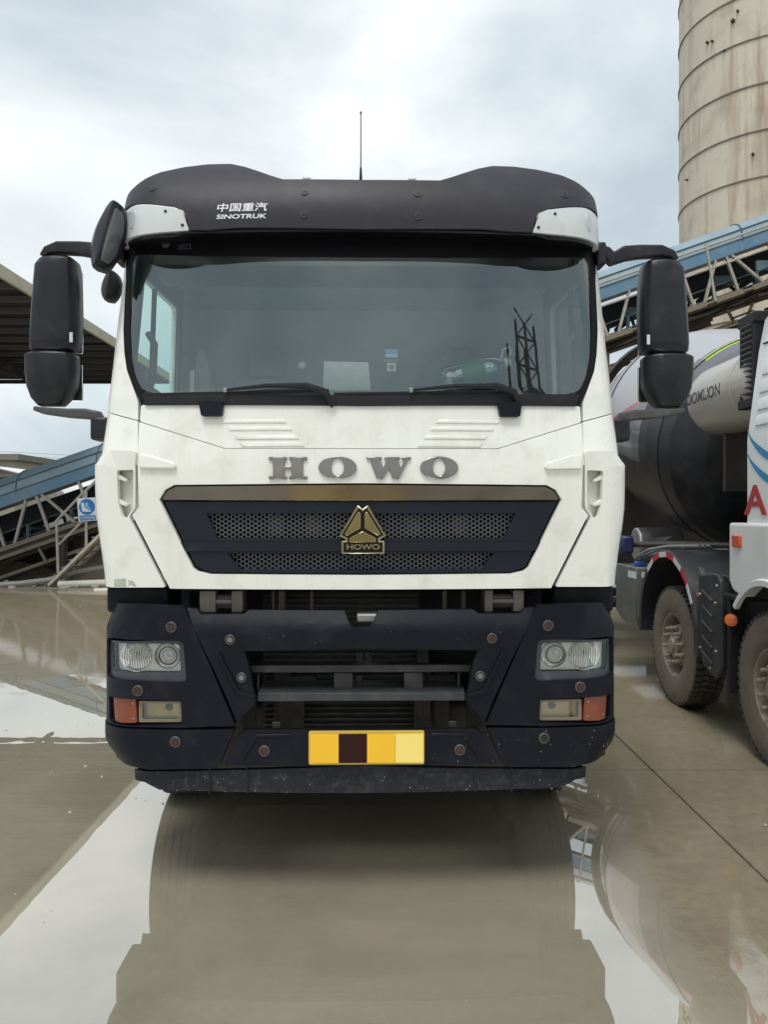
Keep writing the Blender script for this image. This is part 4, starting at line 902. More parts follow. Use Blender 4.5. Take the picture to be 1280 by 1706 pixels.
# skirt with wheel arch
poly = [(5.85, 1.64), (5.85, 1.20), (5.80, 1.14), (5.76, 1.12)] + [(5.28+.57*math.cos(R(a)), .62+.60*math.sin(R(a))) for a in range(52, 181, 16)] + [(4.66, .55), (3.6, .55), (3.5, 1.0), (3.5, 1.64)]
sk = MB(); sk.prism(poly, (MX-.035, 0, 0), (0, 1, 0), (0, 0, 1), (1, 0, 0), .10); sk.build('wheel_arch_skirt', WHITE2, mixer, bevel=.022, bseg=3)
lip = MB(); lip.loft([[(MX-.055, 5.28+r_*math.cos(R(a)), .62+(r_+.03)*math.sin(R(a))) for r_ in (.56, .60)] + [(MX-.02, 5.28+r_*math.cos(R(a)), .62+(r_+.03)*math.sin(R(a))) for r_ in (.62, .56)] for a in range(40, 181, 10)]); lip.build('arch_lip', WHITE2, mixer)
b = MB(); b.bb((MX+.06, 3.5, 1.1), (2*MC-MX-.06, 5.6, 1.62)); b.build('cab_underside', DARK, mixer)
p = px(1245, 901, 5.72); b = MB(); b.box((MX-.04, 5.70, p.z), (.03, .13, .095)); b.build('side_marker', mat('amber_marker', (.62, .10, .03), .2, coat=.5), mixer, bevel=.012, bseg=3)
# intake with louvres behind the cab
x0 = cabx(2.9)-.02
ik = MB()
ik.bb((x0, 5.66, 2.56), (x0+.30, 5.70, 3.16)); ik.bb((x0, 5.86, 2.56), (x0+.30, 5.90, 3.16)); ik.bb((x0-.005, 5.64, 3.12), (x0+.31, 5.92, 3.20)); ik.bb((x0-.005, 5.64, 2.50), (x0+.31, 5.92, 2.57)); ik.bb((x0+.10, 5.70, 2.57), (x0+.30, 5.86, 3.12))
ik = ik.build('air_intake', RUBBER, mixer, bevel=.008)
for k in range(13):
    b = MB(); z = 2.60+k*.042; b.bar((x0+.012, 5.70, z), (x0+.012, 5.86, z), .05, .008, up=(.6, 0, .8)); b.build('intake_slat', mat('slat_plastic', (.09, .09, .09), .5), ik, smooth=0)
# drum
DR = Vector((MC+.02, 7.35, 2.28)); DA = Vector((0, math.cos(R(13)), math.sin(R(13))))
DRUML = mat('drum_pale_paint_and_sheen', (.40, .40, .435), .4, var=.06, coat=.1, dirt=((.40, .39, .36), .4, 2)); DRUMD = mat('drum_black_paint', (.016, .016, .020), .36, var=.2, spec=.4, bump=.05, bs=6, dirt=((.07, .068, .062), .5, 4))  # pale top is part paint scheme, part sky reflection put into the colour
DRUMG = mat('drum_grey_paint_and_sheen', (.12, .12, .135), .28, var=.08, coat=.4); LIME = mat('lime_paint', (.42, .62, .04), .4)
REDP = mat('red_stripe', (.55, .05, .07), .35)
prof = [(0.0, -.30), (.30, -.28), (.60, -.20), (.85, -.06), (1.0, .12), (1.08, .30), (1.12, .5), (1.15, .8), (1.17, 1.2), (1.17, 1.6), (1.17, 2.0), (1.15, 2.3), (1.08, 2.7), (.98, 3.1), (.86, 3.6), (.74, 4.1), (.64, 4.5), (.60, 4.6)]
fine = []
for (r0, h0), (r1, h1) in zip(prof, prof[1:]):
    k = max(1, int((h1-h0)/.022))
    for i in range(k): fine.append((r0+(r1-r0)*i/k, h0+(h1-h0)*i/k))
fine.append(prof[-1])
dm = MB(); dm.lathe(fine, DR, DA, 288)
fm = []
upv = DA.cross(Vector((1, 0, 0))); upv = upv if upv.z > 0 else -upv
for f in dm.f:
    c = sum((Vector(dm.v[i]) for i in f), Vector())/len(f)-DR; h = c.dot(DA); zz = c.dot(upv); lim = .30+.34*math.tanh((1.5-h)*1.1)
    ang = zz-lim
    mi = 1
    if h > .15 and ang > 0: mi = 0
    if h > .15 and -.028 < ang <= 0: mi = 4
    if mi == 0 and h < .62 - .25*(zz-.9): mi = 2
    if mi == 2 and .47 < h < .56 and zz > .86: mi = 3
    if mi == 1 and ang < 0 and h > 1.0 and zz > -.25: mi = 2  # grey below the stripe: reflected sky fading to black, done in paint
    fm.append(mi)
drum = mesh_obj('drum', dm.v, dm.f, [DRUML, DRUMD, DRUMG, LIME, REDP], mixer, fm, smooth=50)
for h in (.52, 2.32):
    b = MB(); rr_ = 1.123 if h < 1 else 1.150; b.lathe([(rr_, h-.012), (rr_+.008, h-.008), (rr_+.008, h+.008), (rr_, h+.012)], DR, DA, 72); b.build('drum_seam', DRUMD, drum)
b = MB(); b.lathe([(1.12, 3.0), (1.12, 3.12), (1.0, 3.12)], DR, DA, 48); b.build('roller_ring', RUSTD, drum)
for k in range(7):          # ribbed pattern of the gearbox guard seen low on the drum
    b = MB(); b.tube([(MX+.34, 8.0+.05*k, 1.46-.02*k), (MX+.42, 8.8+.05*k, 1.40-.02*k)], .012, 6); b.build('guard_rod', BRACKET, mixer)
b = MB(); b.prism([(0, 0), (.30, 0), (.72, .78), (.58, .78)], (MX+.22, 6.32, 1.28), (.35, -.94, 0), (0, 0, 1), (0, .10, 0), .6); b.build('front_support', LIME, mixer, bevel=.01)
b = MB(); b.bb((MC-.5, 6.7, .96), (MC+.5, 6.95, 1.9)); b.build('gearbox_stand', RUSTD, mixer)
b = MB(); b.bb((MC-.9, 11.2, .96), (MC+.9, 11.5, 2.2)); b.build('rear_stand', RUSTD, mixer)
b = MB(); b.loft([[(MC-.35, 12.0, 3.35), (MC+.35, 12.0, 3.35), (MC+.35, 12.6, 3.9), (MC-.35, 12.6, 3.9)], [(MC-.25, 12.1, 2.3), (MC+.25, 12.1, 2.3), (MC+.25, 12.4, 2.3), (MC-.25, 12.4, 2.3)]]); b.build('hopper', DRUMG, mixer)
# water tank lying lengthwise behind the cab
TZ = 2.71; TXc = MX+.36; TR = .31
TANKM = mat('beige_tank', (.42, .39, .35), .35, var=.08, vs=2, coat=.3, dirt=((.28, .26, .23), .4, 3))
b = MB(); b.lathe([(0, -.13), (.14, -.12), (.24, -.08), (.295, -.03), (TR, .03), (TR, 1.02), (.297, 1.10), (.25, 1.19), (.16, 1.25), (0, 1.28)], (TXc, 5.80, TZ), (0, 1, 0), 48)
tank = b.build('water_tank', TANKM, mixer, smooth=60)
b = MB(); b.lathe([(TR, .22), (TR+.006, .225), (TR+.006, .245), (TR, .25)], (TXc, 5.80, TZ), (0, 1, 0), 48); b.build('tank_seam', TANKM, tank)
def ontank(d, z): return Vector((TXc-math.sqrt(max(.001, (TR+.001)**2-(z-TZ)**2)), d, z))
lettering('lettering', 'ZOOMLION', lambda x, y, dd: ontank(6.98-.78*x, 2.665+.10*y)+Vector((-dd, 0, 0)), mat('dark_print', (.05, .05, .05), .5), tank, bold=.008, thick=.002)
for d in (6.0, 6.7):
    b = MB(); b.bb((TXc-.05, d-.03, 1.9), (TXc+.3, d+.03, TZ-.29)); b.build('tank_stand', RUSTD, mixer)
# mudguard over the second axle with red and white tape
FW = mat('mudguard_plastic', (.026, .028, .035), .45, var=.2, vs=5, dirt=((.14, .13, .11), .45, 4))
cy, cz, fr = 7.12, .62, .72
gx0, gx1 = MX-.045, MX+.62
arc = [R(a) for a in range(-8, 189, 7)]
def gp(a, r): return (cy+r*math.cos(a)*1.0, cz+r*math.sin(a)*1.02)
g = MB(); g.loft([[(gx0, *gp(a, fr)), (gx1, *gp(a, fr)), (gx1, *gp(a, fr+.018)), (gx0, *gp(a, fr+.018)), (gx0-.012, *gp(a, fr+.004)), (gx0-.012, *gp(a, fr-.05)), (gx0, *gp(a, fr-.05))] for a in arc])
mg = g.build('mudguard', FW, mixer)
TR_ = mat('red_tape', (.50, .02, .05), .4); TW_ = mat('white_tape', (.60, .64, .62), .4)
for k in range(7):
    a0, a1 = R(48+k*15), R(48+(k+1)*15)
    v = [(gx0-.014, *gp(a0, fr-.046)), (gx0-.014, *gp(a1, fr-.046)), (gx0-.014, *gp(a1, fr+.002)), (gx0-.014, *gp(a0, fr+.002))]; v += [(x+.004, y, z) for x, y, z in v]
    mesh_obj('reflective_tape', v, [(0, 1, 2, 3), (7, 6, 5, 4), (0, 4, 5, 1), (1, 5, 6, 2), (2, 6, 7, 3), (3, 7, 4, 0)], TR_ if k % 2 else TW_, mg, smooth=0)
for x in (MX+.10, MX+.46):
    b = MB(); b.sweep([(x, cy-.42, cz+.62), (x, cy-.55, cz+.52), (x, cy-.63, cz+.40)], (.05, .016)); b.build('guard_handle', BRACKET, mg, bevel=.004)
b = MB(); b.lathe([(0, 0), (.022, 0), (.022, .03), (0, .034)], (MX+.02, 6.50, 1.02), (-1, -.6, 0), 14); b.build('amber_lamp', mat('amber_small', (.45, .22, .04), .3), mixer)
# splash plate between the axles, step post, lamp
sp = MB(); pol = rounded([(6.40, 1.20), (6.06, 1.24), (5.98, 1.18), (5.97, .50), (6.06, .40), (6.30, .46), (6.42, .60)], .04)
sp.prism(pol, (MX-.04, 0, 0), (0, 1, 0), (0, 0, 1), (1, 0, 0), .05); spo = sp.build('splash_plate', FW, mixer, bevel=.014, bseg=3)
sp = MB(); sp.bb((MX+.012, 5.95, 1.17), (MX+.62, 6.38, 1.225)); sp.build('splash_top', FW, mixer, bevel=.01)
sp = MB(); sp.bb((MX+.012, 5.95, .46), (MX+.60, 5.985, 1.168)); sp.build('splash_front', FW, mixer)
for k in range(5):
    b = MB(); z = 1.08-k*.125; b.bar((MX-.043, 6.32, z), (MX-.043, 6.12, z-.07), .022, .022, up=(1, 0, 0)); b.build('pressed_rib', FW, spo, bevel=.006)
for d, z in ((6.36, 1.04), (6.07, 1.0), (6.36, .60), (6.06, .62), (6.16, .47), (6.04, 1.14)):
    b = MB(); b.lathe([(0, 0), (.014, 0), (.012, .010), (0, .013)], (MX-.04, d, z), (-1, 0, 0), 10); b.build('bolt', BOLTS, spo)
b = MB(); b.loft([[(MX-.03, 5.84, z), (MX+.10, 5.84, z), (MX+.10, 5.90, z), (MX-.03, 5.90, z)] for z in (.34, 1.06)]); b.bb((MX-.05, 5.66, 1.06), (MX+.3, 5.92, 1.10)); b.build('step_post', RUBBER, mixer, bevel=.01)
b = MB(); b.lathe([(0, 0), (.048, 0), (.046, .018), (.02, .026), (0, .026)], (MX-.02, 5.84, .90), (-.5, -1, 0), 20); b.build('round_marker', mat('amber_round', (.75, .17, .03), .2, coat=.5), mixer, smooth=60)
# grey box and pipes behind the second axle
GB = mat('grey_box_paint', (.11, .12, .12), .5, var=.15, vs=4, dirt=((.26, .24, .2), .4, 4))
b = MB(); b.loft([[(MX-.02, 8.05, z), (MX+.5, 8.05, z), (MX+.5, 8.75, z), (MX-.02, 8.75, z)] if z > .6 else [(MX+.04, 8.15, z), (MX+.5, 8.15, z), (MX+.5, 8.7, z), (MX+.04, 8.7, z)] for z in (.50, .62, 1.14)]); gb = b.build('battery_box', GB, mixer, bevel=.015)
b = MB(); b.bb((MX-.024, 8.04, 1.02), (MX-.018, 8.30, 1.09)); b.box((MX+.12, 8.047, 1.06), (.16, .006, .06)); b.build('box_label', STK, gb)
HOSE = mat('grey_hose', (.22, .23, .23), .5)
for k, dx in enumerate((0, .05, .1)):
    b = MB(); b.tube([(MX+.05+dx, 8.3, 1.12), (MX+.04+dx, 8.2, 1.24), (MX+.08+dx, 7.95, 1.33-.02*k), (MX+.15+dx, 7.6, 1.38), (MX+.3+dx, 7.2, 1.40)], .017, 8); b.build('hose', HOSE, mixer)
b = MB(); b.tube([(MX-.0, 8.9, 1.34), (MX+.3, 7.9, 1.39), (MX+.9, 6.6, 1.42)], .03, 8); b.build('pipe', BRACKET, mixer)
b = MB(); b.box((MX+.02, 8.5, 1.36), (.14, .14, .20)); b.build('valve_body', mat('navy_valve', (.02, .03, .10), .4), mixer, bevel=.03)
b = MB(); b.box((MX+.06, 8.18, 1.17), (.10, .06, .05)); b.build('valve_tap', mat('blue_tap', (.03, .12, .45), .4), mixer, bevel=.01)
b = MB(); b.lathe([(0, 0), (.19, 0), (.19, .5), (0, .5)], (MX+.25, 8.9, 1.35), (1, 0, 0), 24); b.build('air_tank', mat('bare_alloy', (.45, .45, .44), .35, metal=.8), mixer, bevel=.02)

# ------------------------------------------------------------------ belt conveyor behind the truck
CY = 19.5; CSL = .3465; CZ0 = CAMZ+63*CY/1280; CX0 = -9.75
def cz_(x): return CZ0+CSL*(x-CX0)
conv = thing('belt_conveyor', (-6, CY, GZ), 'long inclined belt conveyor with a blue sheet-metal cover and white lattice frame', 'conveyor')
XA, XB = -15.5, 17.0; SEG = 2.05
n = int((XB-XA)/SEG)+1
cov_prof_a = [(1.25, -.42), (1.15, -.16), (.95, -.03), (.66, .0), (.40, -.05), (.20, -.15), (.07, -.30)]      # (y behind the near face, z) curved top
cov_prof_b = [(.07, -.30), (.02, -.42), (.0, -.55)]
cov_prof_c = [(-.005, -.56), (-.005, -.86)]
def strip(name, prof, xa, xb, m, th=.012, lift=0):
    b = MB(); b.loft([[(x, CY+y, cz_(x)+z+lift) for y, z in prof]+[(x, CY+y+.01, cz_(x)+z-th+lift) for y, z in reversed(prof)] for x in (xa, xb)]); return b.build(name, m, conv, smooth=30)
for k in range(n):
    xa = XA+k*SEG; xb = min(XB, xa+SEG-.012)
    lf = random.uniform(-.004, .004)
    strip('roof_sheet', cov_prof_a, xa, xb, BLUEG, lift=lf); strip('cover_sheet', cov_prof_b, xa, xb, BLUEG, lift=lf); strip('skirt_sheet', cov_prof_c, xa, xb, BLUE, lift=lf)
    b = MB(); b.tube([(xa, CY+y-.012, cz_(xa)+z+.01) for y, z in cov_prof_a+cov_prof_b], .012, 5); b.build('sheet_joint', SEAM, conv)
for z in (-.30, -.555):
    b = MB(); b.bar((XA, CY-.01+(.06 if z > -.4 else 0), cz_(XA)+z), (XB, CY-.01+(.06 if z > -.4 else 0), cz_(XB)+z), .02, .025); b.build('cover_seam', SEAM, conv)
for yy, nm in ((0, 'top_chord'), (1.2, 'top_chord')):
    b = MB(); b.bar((XA, CY+.03+yy, cz_(XA)-.90), (XB, CY+.03+yy, cz_(XB)-.90), .07, .07); b.build(nm, RUSTD, conv)
for yy in (0, 1.2):
    for dz, h, m in ((-1.93, .11, STEELT), (-2.14, .09, STEELT), (-2.04, .12, RUSTD)):
        b = MB(); b.bar((XA, CY+yy+(.04 if m is RUSTD else 0), cz_(XA)+dz), (XB, CY+yy+(.04 if m is RUSTD else 0), cz_(XB)+dz), .10, h); b.build('bottom_chord', m, conv)
    b = MB(); b.bar((XA, CY+yy+.1, cz_(XA)-2.62), (XB, CY+yy+.1, cz_(XB)-2.62), .08, .08); b.build('lower_rail', RUSTD if yy else STEELT, conv)
PER = 2.19
k0 = -8
for k in range(-3, 13):
    t = CX0+43/1280*CY+PER*k
    for (ta, tb) in ((0, -.30), (.27, .60), (.40, 1.28), (1.34, 1.66)):
        xa, xb = t+ta, t+tb
        if min(xa, xb) < XA or max(xa, xb) > XB: continue
        for yy in (0, 1.2):
            b = MB(); b.bar((xa, CY+yy+.02, cz_(xa)-.88), (xb, CY+yy+.02, cz_(xb)-1.93), .06, .085, up=(0, 1, 0)); b.build('lattice_brace', STEELW if yy == 0 else RUSTD, conv)
    for (ta, tb) in ((.3, .5), (1.0, .8)):
        xa, xb = t+ta, t+tb
        if XA < xa < XB:
            b = MB(); b.bar((xa, CY+.05, cz_(xa)-2.2), (xb, CY+.05, cz_(xb)-2.62), .06, .06, up=(0, 1, 0)); b.build('under_brace', STEELT, conv)
    # idler frames and rollers
    for q in (0, 1.1):
        xx = t+q
        if XA < xx < XB:
            b = MB(); b.tube([(xx, CY+.15, cz_(xx)-1.62), (xx, CY+1.1, cz_(xx)-1.62)], .07, 8); b.bb((xx-.04, CY+.1, cz_(xx)-1.9), (xx+.04, CY+.16, cz_(xx)-1.5)); b.build('idler', BELTM, conv)
for dz in (-1.50, -1.80):
    b = MB(); b.bar((XA, CY+.62, cz_(XA)+dz), (XB, CY+.62, cz_(XB)+dz), .95, .03); b.build('rubber_belt', BELTM, conv)
for yy, m in ((1.18, BELTM),):
    b = MB(); b.bar((XA, CY+yy, cz_(XA)-1.20), (XB, CY+yy, cz_(XB)-1.20), .01, .60); b.build('rear_sheet', mat('back_sheet', (.025, .03, .034), .7, var=.4, vs=1), conv)
# hand rail and walkway along the upper run
WXA = 4.6
b = MB(); b.bar((WXA, CY-.45, cz_(WXA)-2.0), (XB, CY-.45, cz_(XB)-2.0), .8, .05); b.build('walkway', STEELT, conv)
for dz in (-.62, -1.18):
    b = MB(); b.tube([(WXA, CY-.85, cz_(WXA)+dz), (XB, CY-.85, cz_(XB)+dz)], .025, 6); b.build('hand_rail', STEELW, conv)
x = WXA+.3
while x < XB:
    b = MB(); b.bar((x-.18, CY-.85, cz_(x)-.62), (x+.05, CY-.85, cz_(x)-2.0), .045, .045, up=(0, 1, 0)); b.build('rail_post', STEELW, conv); x += 1.55
for k in range(14):
    x = WXA+.2+k*.9; b = MB(); b.box((x, CY-.84, cz_(x)-2.0), (.7, .03, .12), Matrix.Rotation(-math.atan(CSL), 3, 'Y')); b.build('toe_board', STEELT, conv)
for x in (-8.2, -1.0, 5.6, 10.6):       # trestle legs to the ground
    for yy in (0.05, 1.15):
        b = MB(); b.bar((x, CY+yy, GZ-.02), (x, CY+yy, cz_(x)-2.15), .22, .22, up=(0, 1, 0)); b.build('trestle_leg', STEELT if x > 0 else RUSTD, conv)
    if x > 0:
        b = MB(); b.bar((x, CY+.05, .5), (x, CY+1.15, cz_(x)-3), .08, .08); b.build('trestle_brace', STEELT, conv)

random.seed(31)
for k in range(46):
    x = random.uniform(4.8, 15.5); dz = random.uniform(-2.75, -2.15); l = random.uniform(.2, .8); a_ = random.choice((0, 0, 1))
    b = MB(); b.bar((x, CY-.3+random.random()*.6, cz_(x)+dz), (x+l, CY-.3+random.random()*.6, cz_(x+l)+dz+(random.uniform(-.2, .25) if a_ else 0)), .05, random.uniform(.03, .10)); b.build('angle_iron', random.choice((RUSTD, RUSTD, STEELT, RUSTD)), conv)
for k in range(3):
    b = MB(); pts = [(4.7+i*.75, CY-.5, cz_(4.7+i*.75)-2.1-.12*k-.10*math.sin(i*1.7+k)) for i in range(15)]; b.tube(pts, .022, 6); b.build('cable', RUBBER, conv)
for k in range(9):
    x = 5+k*1.15; b = MB(); b.bb((x, CY+.25, cz_(x)-1.45), (x+.5, CY+.35, cz_(x)-1.2)); b.build('skirt_plate', BELTM if k % 2 else BLUEG, conv)
# stair and safety sign by the conveyor foot
stair = thing('steel_stair', (-7.5, 18.3, GZ), 'pale steel stair with tubular handrail climbing to the conveyor', 'stair')
SY = 18.2
s0 = px(84, 974, SY); s1 = px(200, 860, SY)
for yy in (0, .7):
    b = MB(); b.bar(s0+Vector((0, yy, 0)), s1+Vector((0, yy, 0)), .06, .26, up=(0, 1, 0)); st_ = b.build('stringer', mat('stair_paint', (.50, .46, .38), .6, var=.15, vs=5, dirt=((.25, .18, .12), .5, 6)), stair)
dv = (s1-s0)
for k in range(1, 9):
    p = s0+dv*(k/9); b = MB(); b.box(p+Vector((0, .35, .04)), (.26, .66, .035)); b.build('tread', STEELT, stair)
r0 = px(97, 955, SY); r1 = px(94, 868, SY); r2 = px(130, 830, SY); r3 = px(200, 762, SY)
b = MB(); b.tube([r0, r1, r2, r3], .035, 8); b.build('hand_rail', STEELW, stair)
b = MB(); b.tube([px(144, 915, SY), px(143, 816, SY)], .035, 8); b.build('rail_post', STEELW, stair)
b = MB(); b.tube([px(97, 908, SY), px(136, 870, SY), px(200, 806, SY)], .028, 8); b.build('mid_rail', STEELW, stair)
sign = thing('safety_sign', tuple(px(145, 868, SY-.08)), 'square white safety sign with a blue boot symbol, fixed to the stair rail', 'sign')
SG = SY-.10
def sgp(x, y, dd=0): return px(x, y, SG)+Vector((0, -dd, 0))
def flat(name, pts, m, parent, dd, t=.006):
    a = [sgp(x, y, dd) for x, y in pts]; k = len(a); b_ = [v+Vector((0, t, 0)) for v in a]
    return mesh_obj(name, a+b_, [tuple(range(k)), tuple(reversed(range(k, 2*k)))]+[(i, (i+1) % k, k+(i+1) % k, k+i) for i in range(k)], m, parent, smooth=0)
SIGNB = mat('sign_blue', (.015, .14, .42), .4); SIGNW = mat('sign_white', (.60, .68, .70), .4)
flat('sign_board', [(128, 830.5), (159, 828.5), (161, 867), (131, 869)], SIGNW, sign, 0, .02)
flat('blue_disc', ell(145, 844.5, 13.4, 13.4, 28), SIGNB, sign, .004)
flat('boot_symbol', [(135, 838), (140, 837.5), (141, 845), (148, 850), (152, 851), (152, 852.5), (141, 852.5), (137, 851.5)], SIGNW, sign, .008)
flat('boot_symbol', [(142, 837.5), (147, 837.5), (147, 843), (153, 850), (148, 848), (142, 844)], mat('sign_blue_pale', (.25, .42, .60), .4), sign, .008)
flat('text_band', [(132, 859), (159, 858), (160, 866), (133, 867.5)], SIGNB, sign, .004)
def signtext(x, y, dd): return sgp(133.5+24.5*x, 865.6-5.8*y, .008+dd)
lettering('lettering', '必须穿防护鞋', signtext, SIGNW, sign, thick=.002)

# ------------------------------------------------------------------ open shed on the left
shed = thing('open_shed', (-18, 21, GZ), 'open-sided shed with a wide dark corrugated roof and cream eave', 'shed')
EX, EZ, Y0, Y1 = -7.75, 6.50, 14.9, 27.9; XW = -34.
def rz(x): return EZ+(EX-x)*.004
b = MB(); yy = Y0; V = []; nrib = 62
prof = []
for k in range(nrib+1):
    y = Y0+(Y1-Y0)*k/nrib; prof.append((y, .05 if k % 2 else 0))
b.loft([[(x, y, rz(x)+h+.10) for y, h in prof]+[(x, y, rz(x)+h+.106) for y, h in reversed(prof)] for x in (EX, (EX+XW)/2, XW)]); b.build('roof_sheet', TIN, shed, smooth=0)
k = 0; y = Y0+.4
while y < Y1:
    b = MB(); b.bar((EX-.1, y, rz(EX)+.02), (XW, y, rz(XW)+.02), .09, .13); b.build('purlin', mat('purlin_steel', (.10, .10, .098), .7, var=.3, vs=2), shed); y += 1.02
for x in (-12., -18., -25.):
    b = MB(); b.bar((x, Y0+.1, rz(x)-.06), (x, Y1-.1, rz(x)-.06), .12, .12); b.bar((x, Y0+.1, rz(x)-.34), (x, Y1-.1, rz(x)-.34), .10, .10)
    n_ = 12
    for q in range(n_):
        ya = Y0+(Y1-Y0)*q/n_; yb = Y0+(Y1-Y0)*(q+1)/n_; b.bar((x, ya, rz(x)-(.06 if q % 2 else .34)), (x, yb, rz(x)-(.34 if q % 2 else .06)), .05, .05)
    b.build('roof_truss', RUSTD, shed)
b = MB(); b.bb((EX-.02, Y0, EZ-.06), (EX+.05, Y1, EZ+.20)); b.build('eave_fascia', FASCIA, shed)
b = MB(); b.bb((XW, Y1-.02, EZ-.12), (EX, Y1+.05, EZ+.02)); b.build('end_beam', TIN, shed)
for x in (-17.8, -26, -33.5):
    for y in (Y0+.2, Y1-.2):
        b = MB(); b.bb((x-.14, y-.14, GZ-.05), (x+.14, y+.14, rz(x)-.1)); b.build('post', RUSTD, shed)

# ------------------------------------------------------------------ silo
SC = Vector((.384*28.6+.9335*2.88, 28.6-.3586*2.88, 0)); SR = 2.88
silo = thing('cement_silo', (SC.x, SC.y, GZ), 'tall rust-streaked cream steel silo rising behind the conveyor', 'silo')
SILM = mat('silo_paint', (.64, .58, .465), .7, var=.10, vs=.7, bump=.1, bs=8, dirt=((.42, .37, .29), .7, .9), streak=((.27, .15, .075), .6, 2.2))
RINGP = 1.52
zt0 = 853-361; z1 = CAMZ+zt0/1280*28.4       # a ring passes here
zb = z1-RINGP*5; k = 0
z = zb
while z < 33:
    b = MB(); b.lathe([(SR, .0), (SR, RINGP-.03)], (SC.x, SC.y, z+.015), (0, 0, 1), 96)
    # dent the courses very slightly
    b.v = [(x+(x-SC.x)*.004*noise.noise((x*.6, y*.6, zz*.5)), y+(y-SC.y)*.004*noise.noise((x*.6, y*.6, zz*.5+9)), zz) for x, y, zz in b.v]
    b.build('shell_course', SILM, silo, smooth=60)
    r = MB(); r.lathe([(SR-.01, -.03), (SR+.032, -.022), (SR+.036, .012), (SR-.01, .022)], (SC.x, SC.y, z), (0, 0, 1), 96); r.build('weld_ring', mat('ring_steel', (.26, .23, .18), .8, var=.3, vs=3, dirt=((.09, .06, .04), .8, 3)), silo, smooth=50)
    z += RINGP
b = MB(); b.lathe([(SR, 0), (SR*.5, 1.0), (0, 1.2)], (SC.x, SC.y, z), (0, 0, 1), 48); b.build('roof_cone', SILM, silo)
b = MB(); b.lathe([(SR, 0), (.4, -2.8)], (SC.x, SC.y, zb+.02), (0, 0, 1), 48); b.build('cone_bottom', SILM, silo)
for a in (45, 135, 225, 315):
    q = Vector((SC.x+SR*.96*math.cos(R(a)), SC.y+SR*.96*math.sin(R(a)), 0)); b = MB(); b.bb((q.x-.16, q.y-.16, GZ-.05), (q.x+.16, q.y+.16, zb+.1)); b.build('leg', STEELT, silo)
random.seed(3)
RUSTB = mat('rust_bracket', (.10, .055, .035), .85, var=.4, vs=9)
for (x, y, s_) in ((1222, 36, .14), (1255, 258, .10), (1180, 72, .10), (1188, 70, .08), (1230, 20, .08), (1208, 86, .06), (1146, 300, .07)):
    u = (x-640)/1280; # meet the shell along this line of sight
    A = u*u+1; B = -2*(u*SC.x+SC.y); Cq = SC.x**2+SC.y**2-SR**2; dsc = B*B-4*A*Cq
    d = (-B-math.sqrt(max(0, dsc)))/(2*A); p = px(x, y, d); nrm = Vector((p.x-SC.x, p.y-SC.y, 0)).normalized()
    b = MB(); b.lathe([(s_*.5, -.02), (s_*.5, .06), (s_*.3, .10), (0, .10)], p, nrm, 10); b.build('lug', RUSTB, silo)

# ------------------------------------------------------------------ things round the conveyor's foot and beyond
def mound(name, cx, cy_, rx, ry, h, m, seed=0, n=26, kind='structure'):
    V = []; F = []
    for j in range(n+1):
        for i in range(n+1):
            x = -1+2*i/n; y = -1+2*j/n; r = math.hypot(x, y)
            z = h*max(0, 1-r**1.6)*(1+.35*noise.noise((x*2.3+seed, y*2.3, 1)))+.12*h*noise.noise((x*7+seed, y*7, 4))*max(0, 1-r)
            V.append((cx+x*rx, cy_+y*ry, GZ-.07+z))
    for j in range(n):
        for i in range(n): a = j*(n+1)+i; F.append((a, a+1, a+n+2, a+n+1))
    o = mesh_obj(name, V, F, m, smooth=60); tag(o, kind=kind); return o
mound('soil_bank', -6.6, 21.0, 2.6, 1.6, 1.35, MUD, 2); mound('soil_bank', -13.5, 22.5, 5.5, 2.0, 1.0, MUD, 5); mound('soil_bank', -4.2, 19.4, 1.6, 1.0, .5, MUD, 8)
pipe_w = mat('white_pipe', (.60, .57, .50), .5, var=.12, vs=3, dirt=((.3, .25, .18), .5, 3))
b = MB(); b.tube([px(98, 974, 18.05), px(205, 970, 18.1)], .085, 12); tag(b.build('drain_pipe', pipe_w), 'white plastic pipe lying on the mud at the foot of the stair', 'pipe')
b = MB(); b.tube([px(158, 985, 17.2), px(230, 984, 17.25)], .075, 12); tag(b.build('drain_pipe', pipe_w), 'shorter white pipe lying in the wet in front of the stair pipe', 'pipe')
b = MB(); b.tube([px(-60, 978, 18.0), px(30, 972, 18.1), px(80, 966, 18.3), px(130, 952, 18.6), px(200, 940, 18.8)], .06, 8); tag(b.build('fallen_hose', mat('pale_hose', (.36, .34, .30), .6, var=.2)), 'long grey hose lying along the muddy edge of the yard', 'hose')
random.seed(12)
RK = [MB() for _ in range(1)]
for k in range(160):
    x = random.uniform(-12.5, -4.2); y = random.uniform(17.6, 19.2); s_ = random.uniform(.03, .13)
    c = Vector((x, y, GZ+s_*.3)); loops = []
    RK[0].lathe([(0, -s_*.6), (s_*random.uniform(.6, 1), -s_*.2), (s_*random.uniform(.6, 1), s_*.2), (0, s_*.55)], c, Vector((random.uniform(-.3, .3), random.uniform(-.3, .3), 1)), 6)
o = RK[0].build('rubble', mat('pale_rubble', (.33, .30, .25), .85, var=.5, vs=3, dirt=((.14, .11, .08), .6, 2)), smooth=0); tag(o, 'loose stones and lumps strewn along the muddy edge of the yard', 'rubble', kind='stuff')
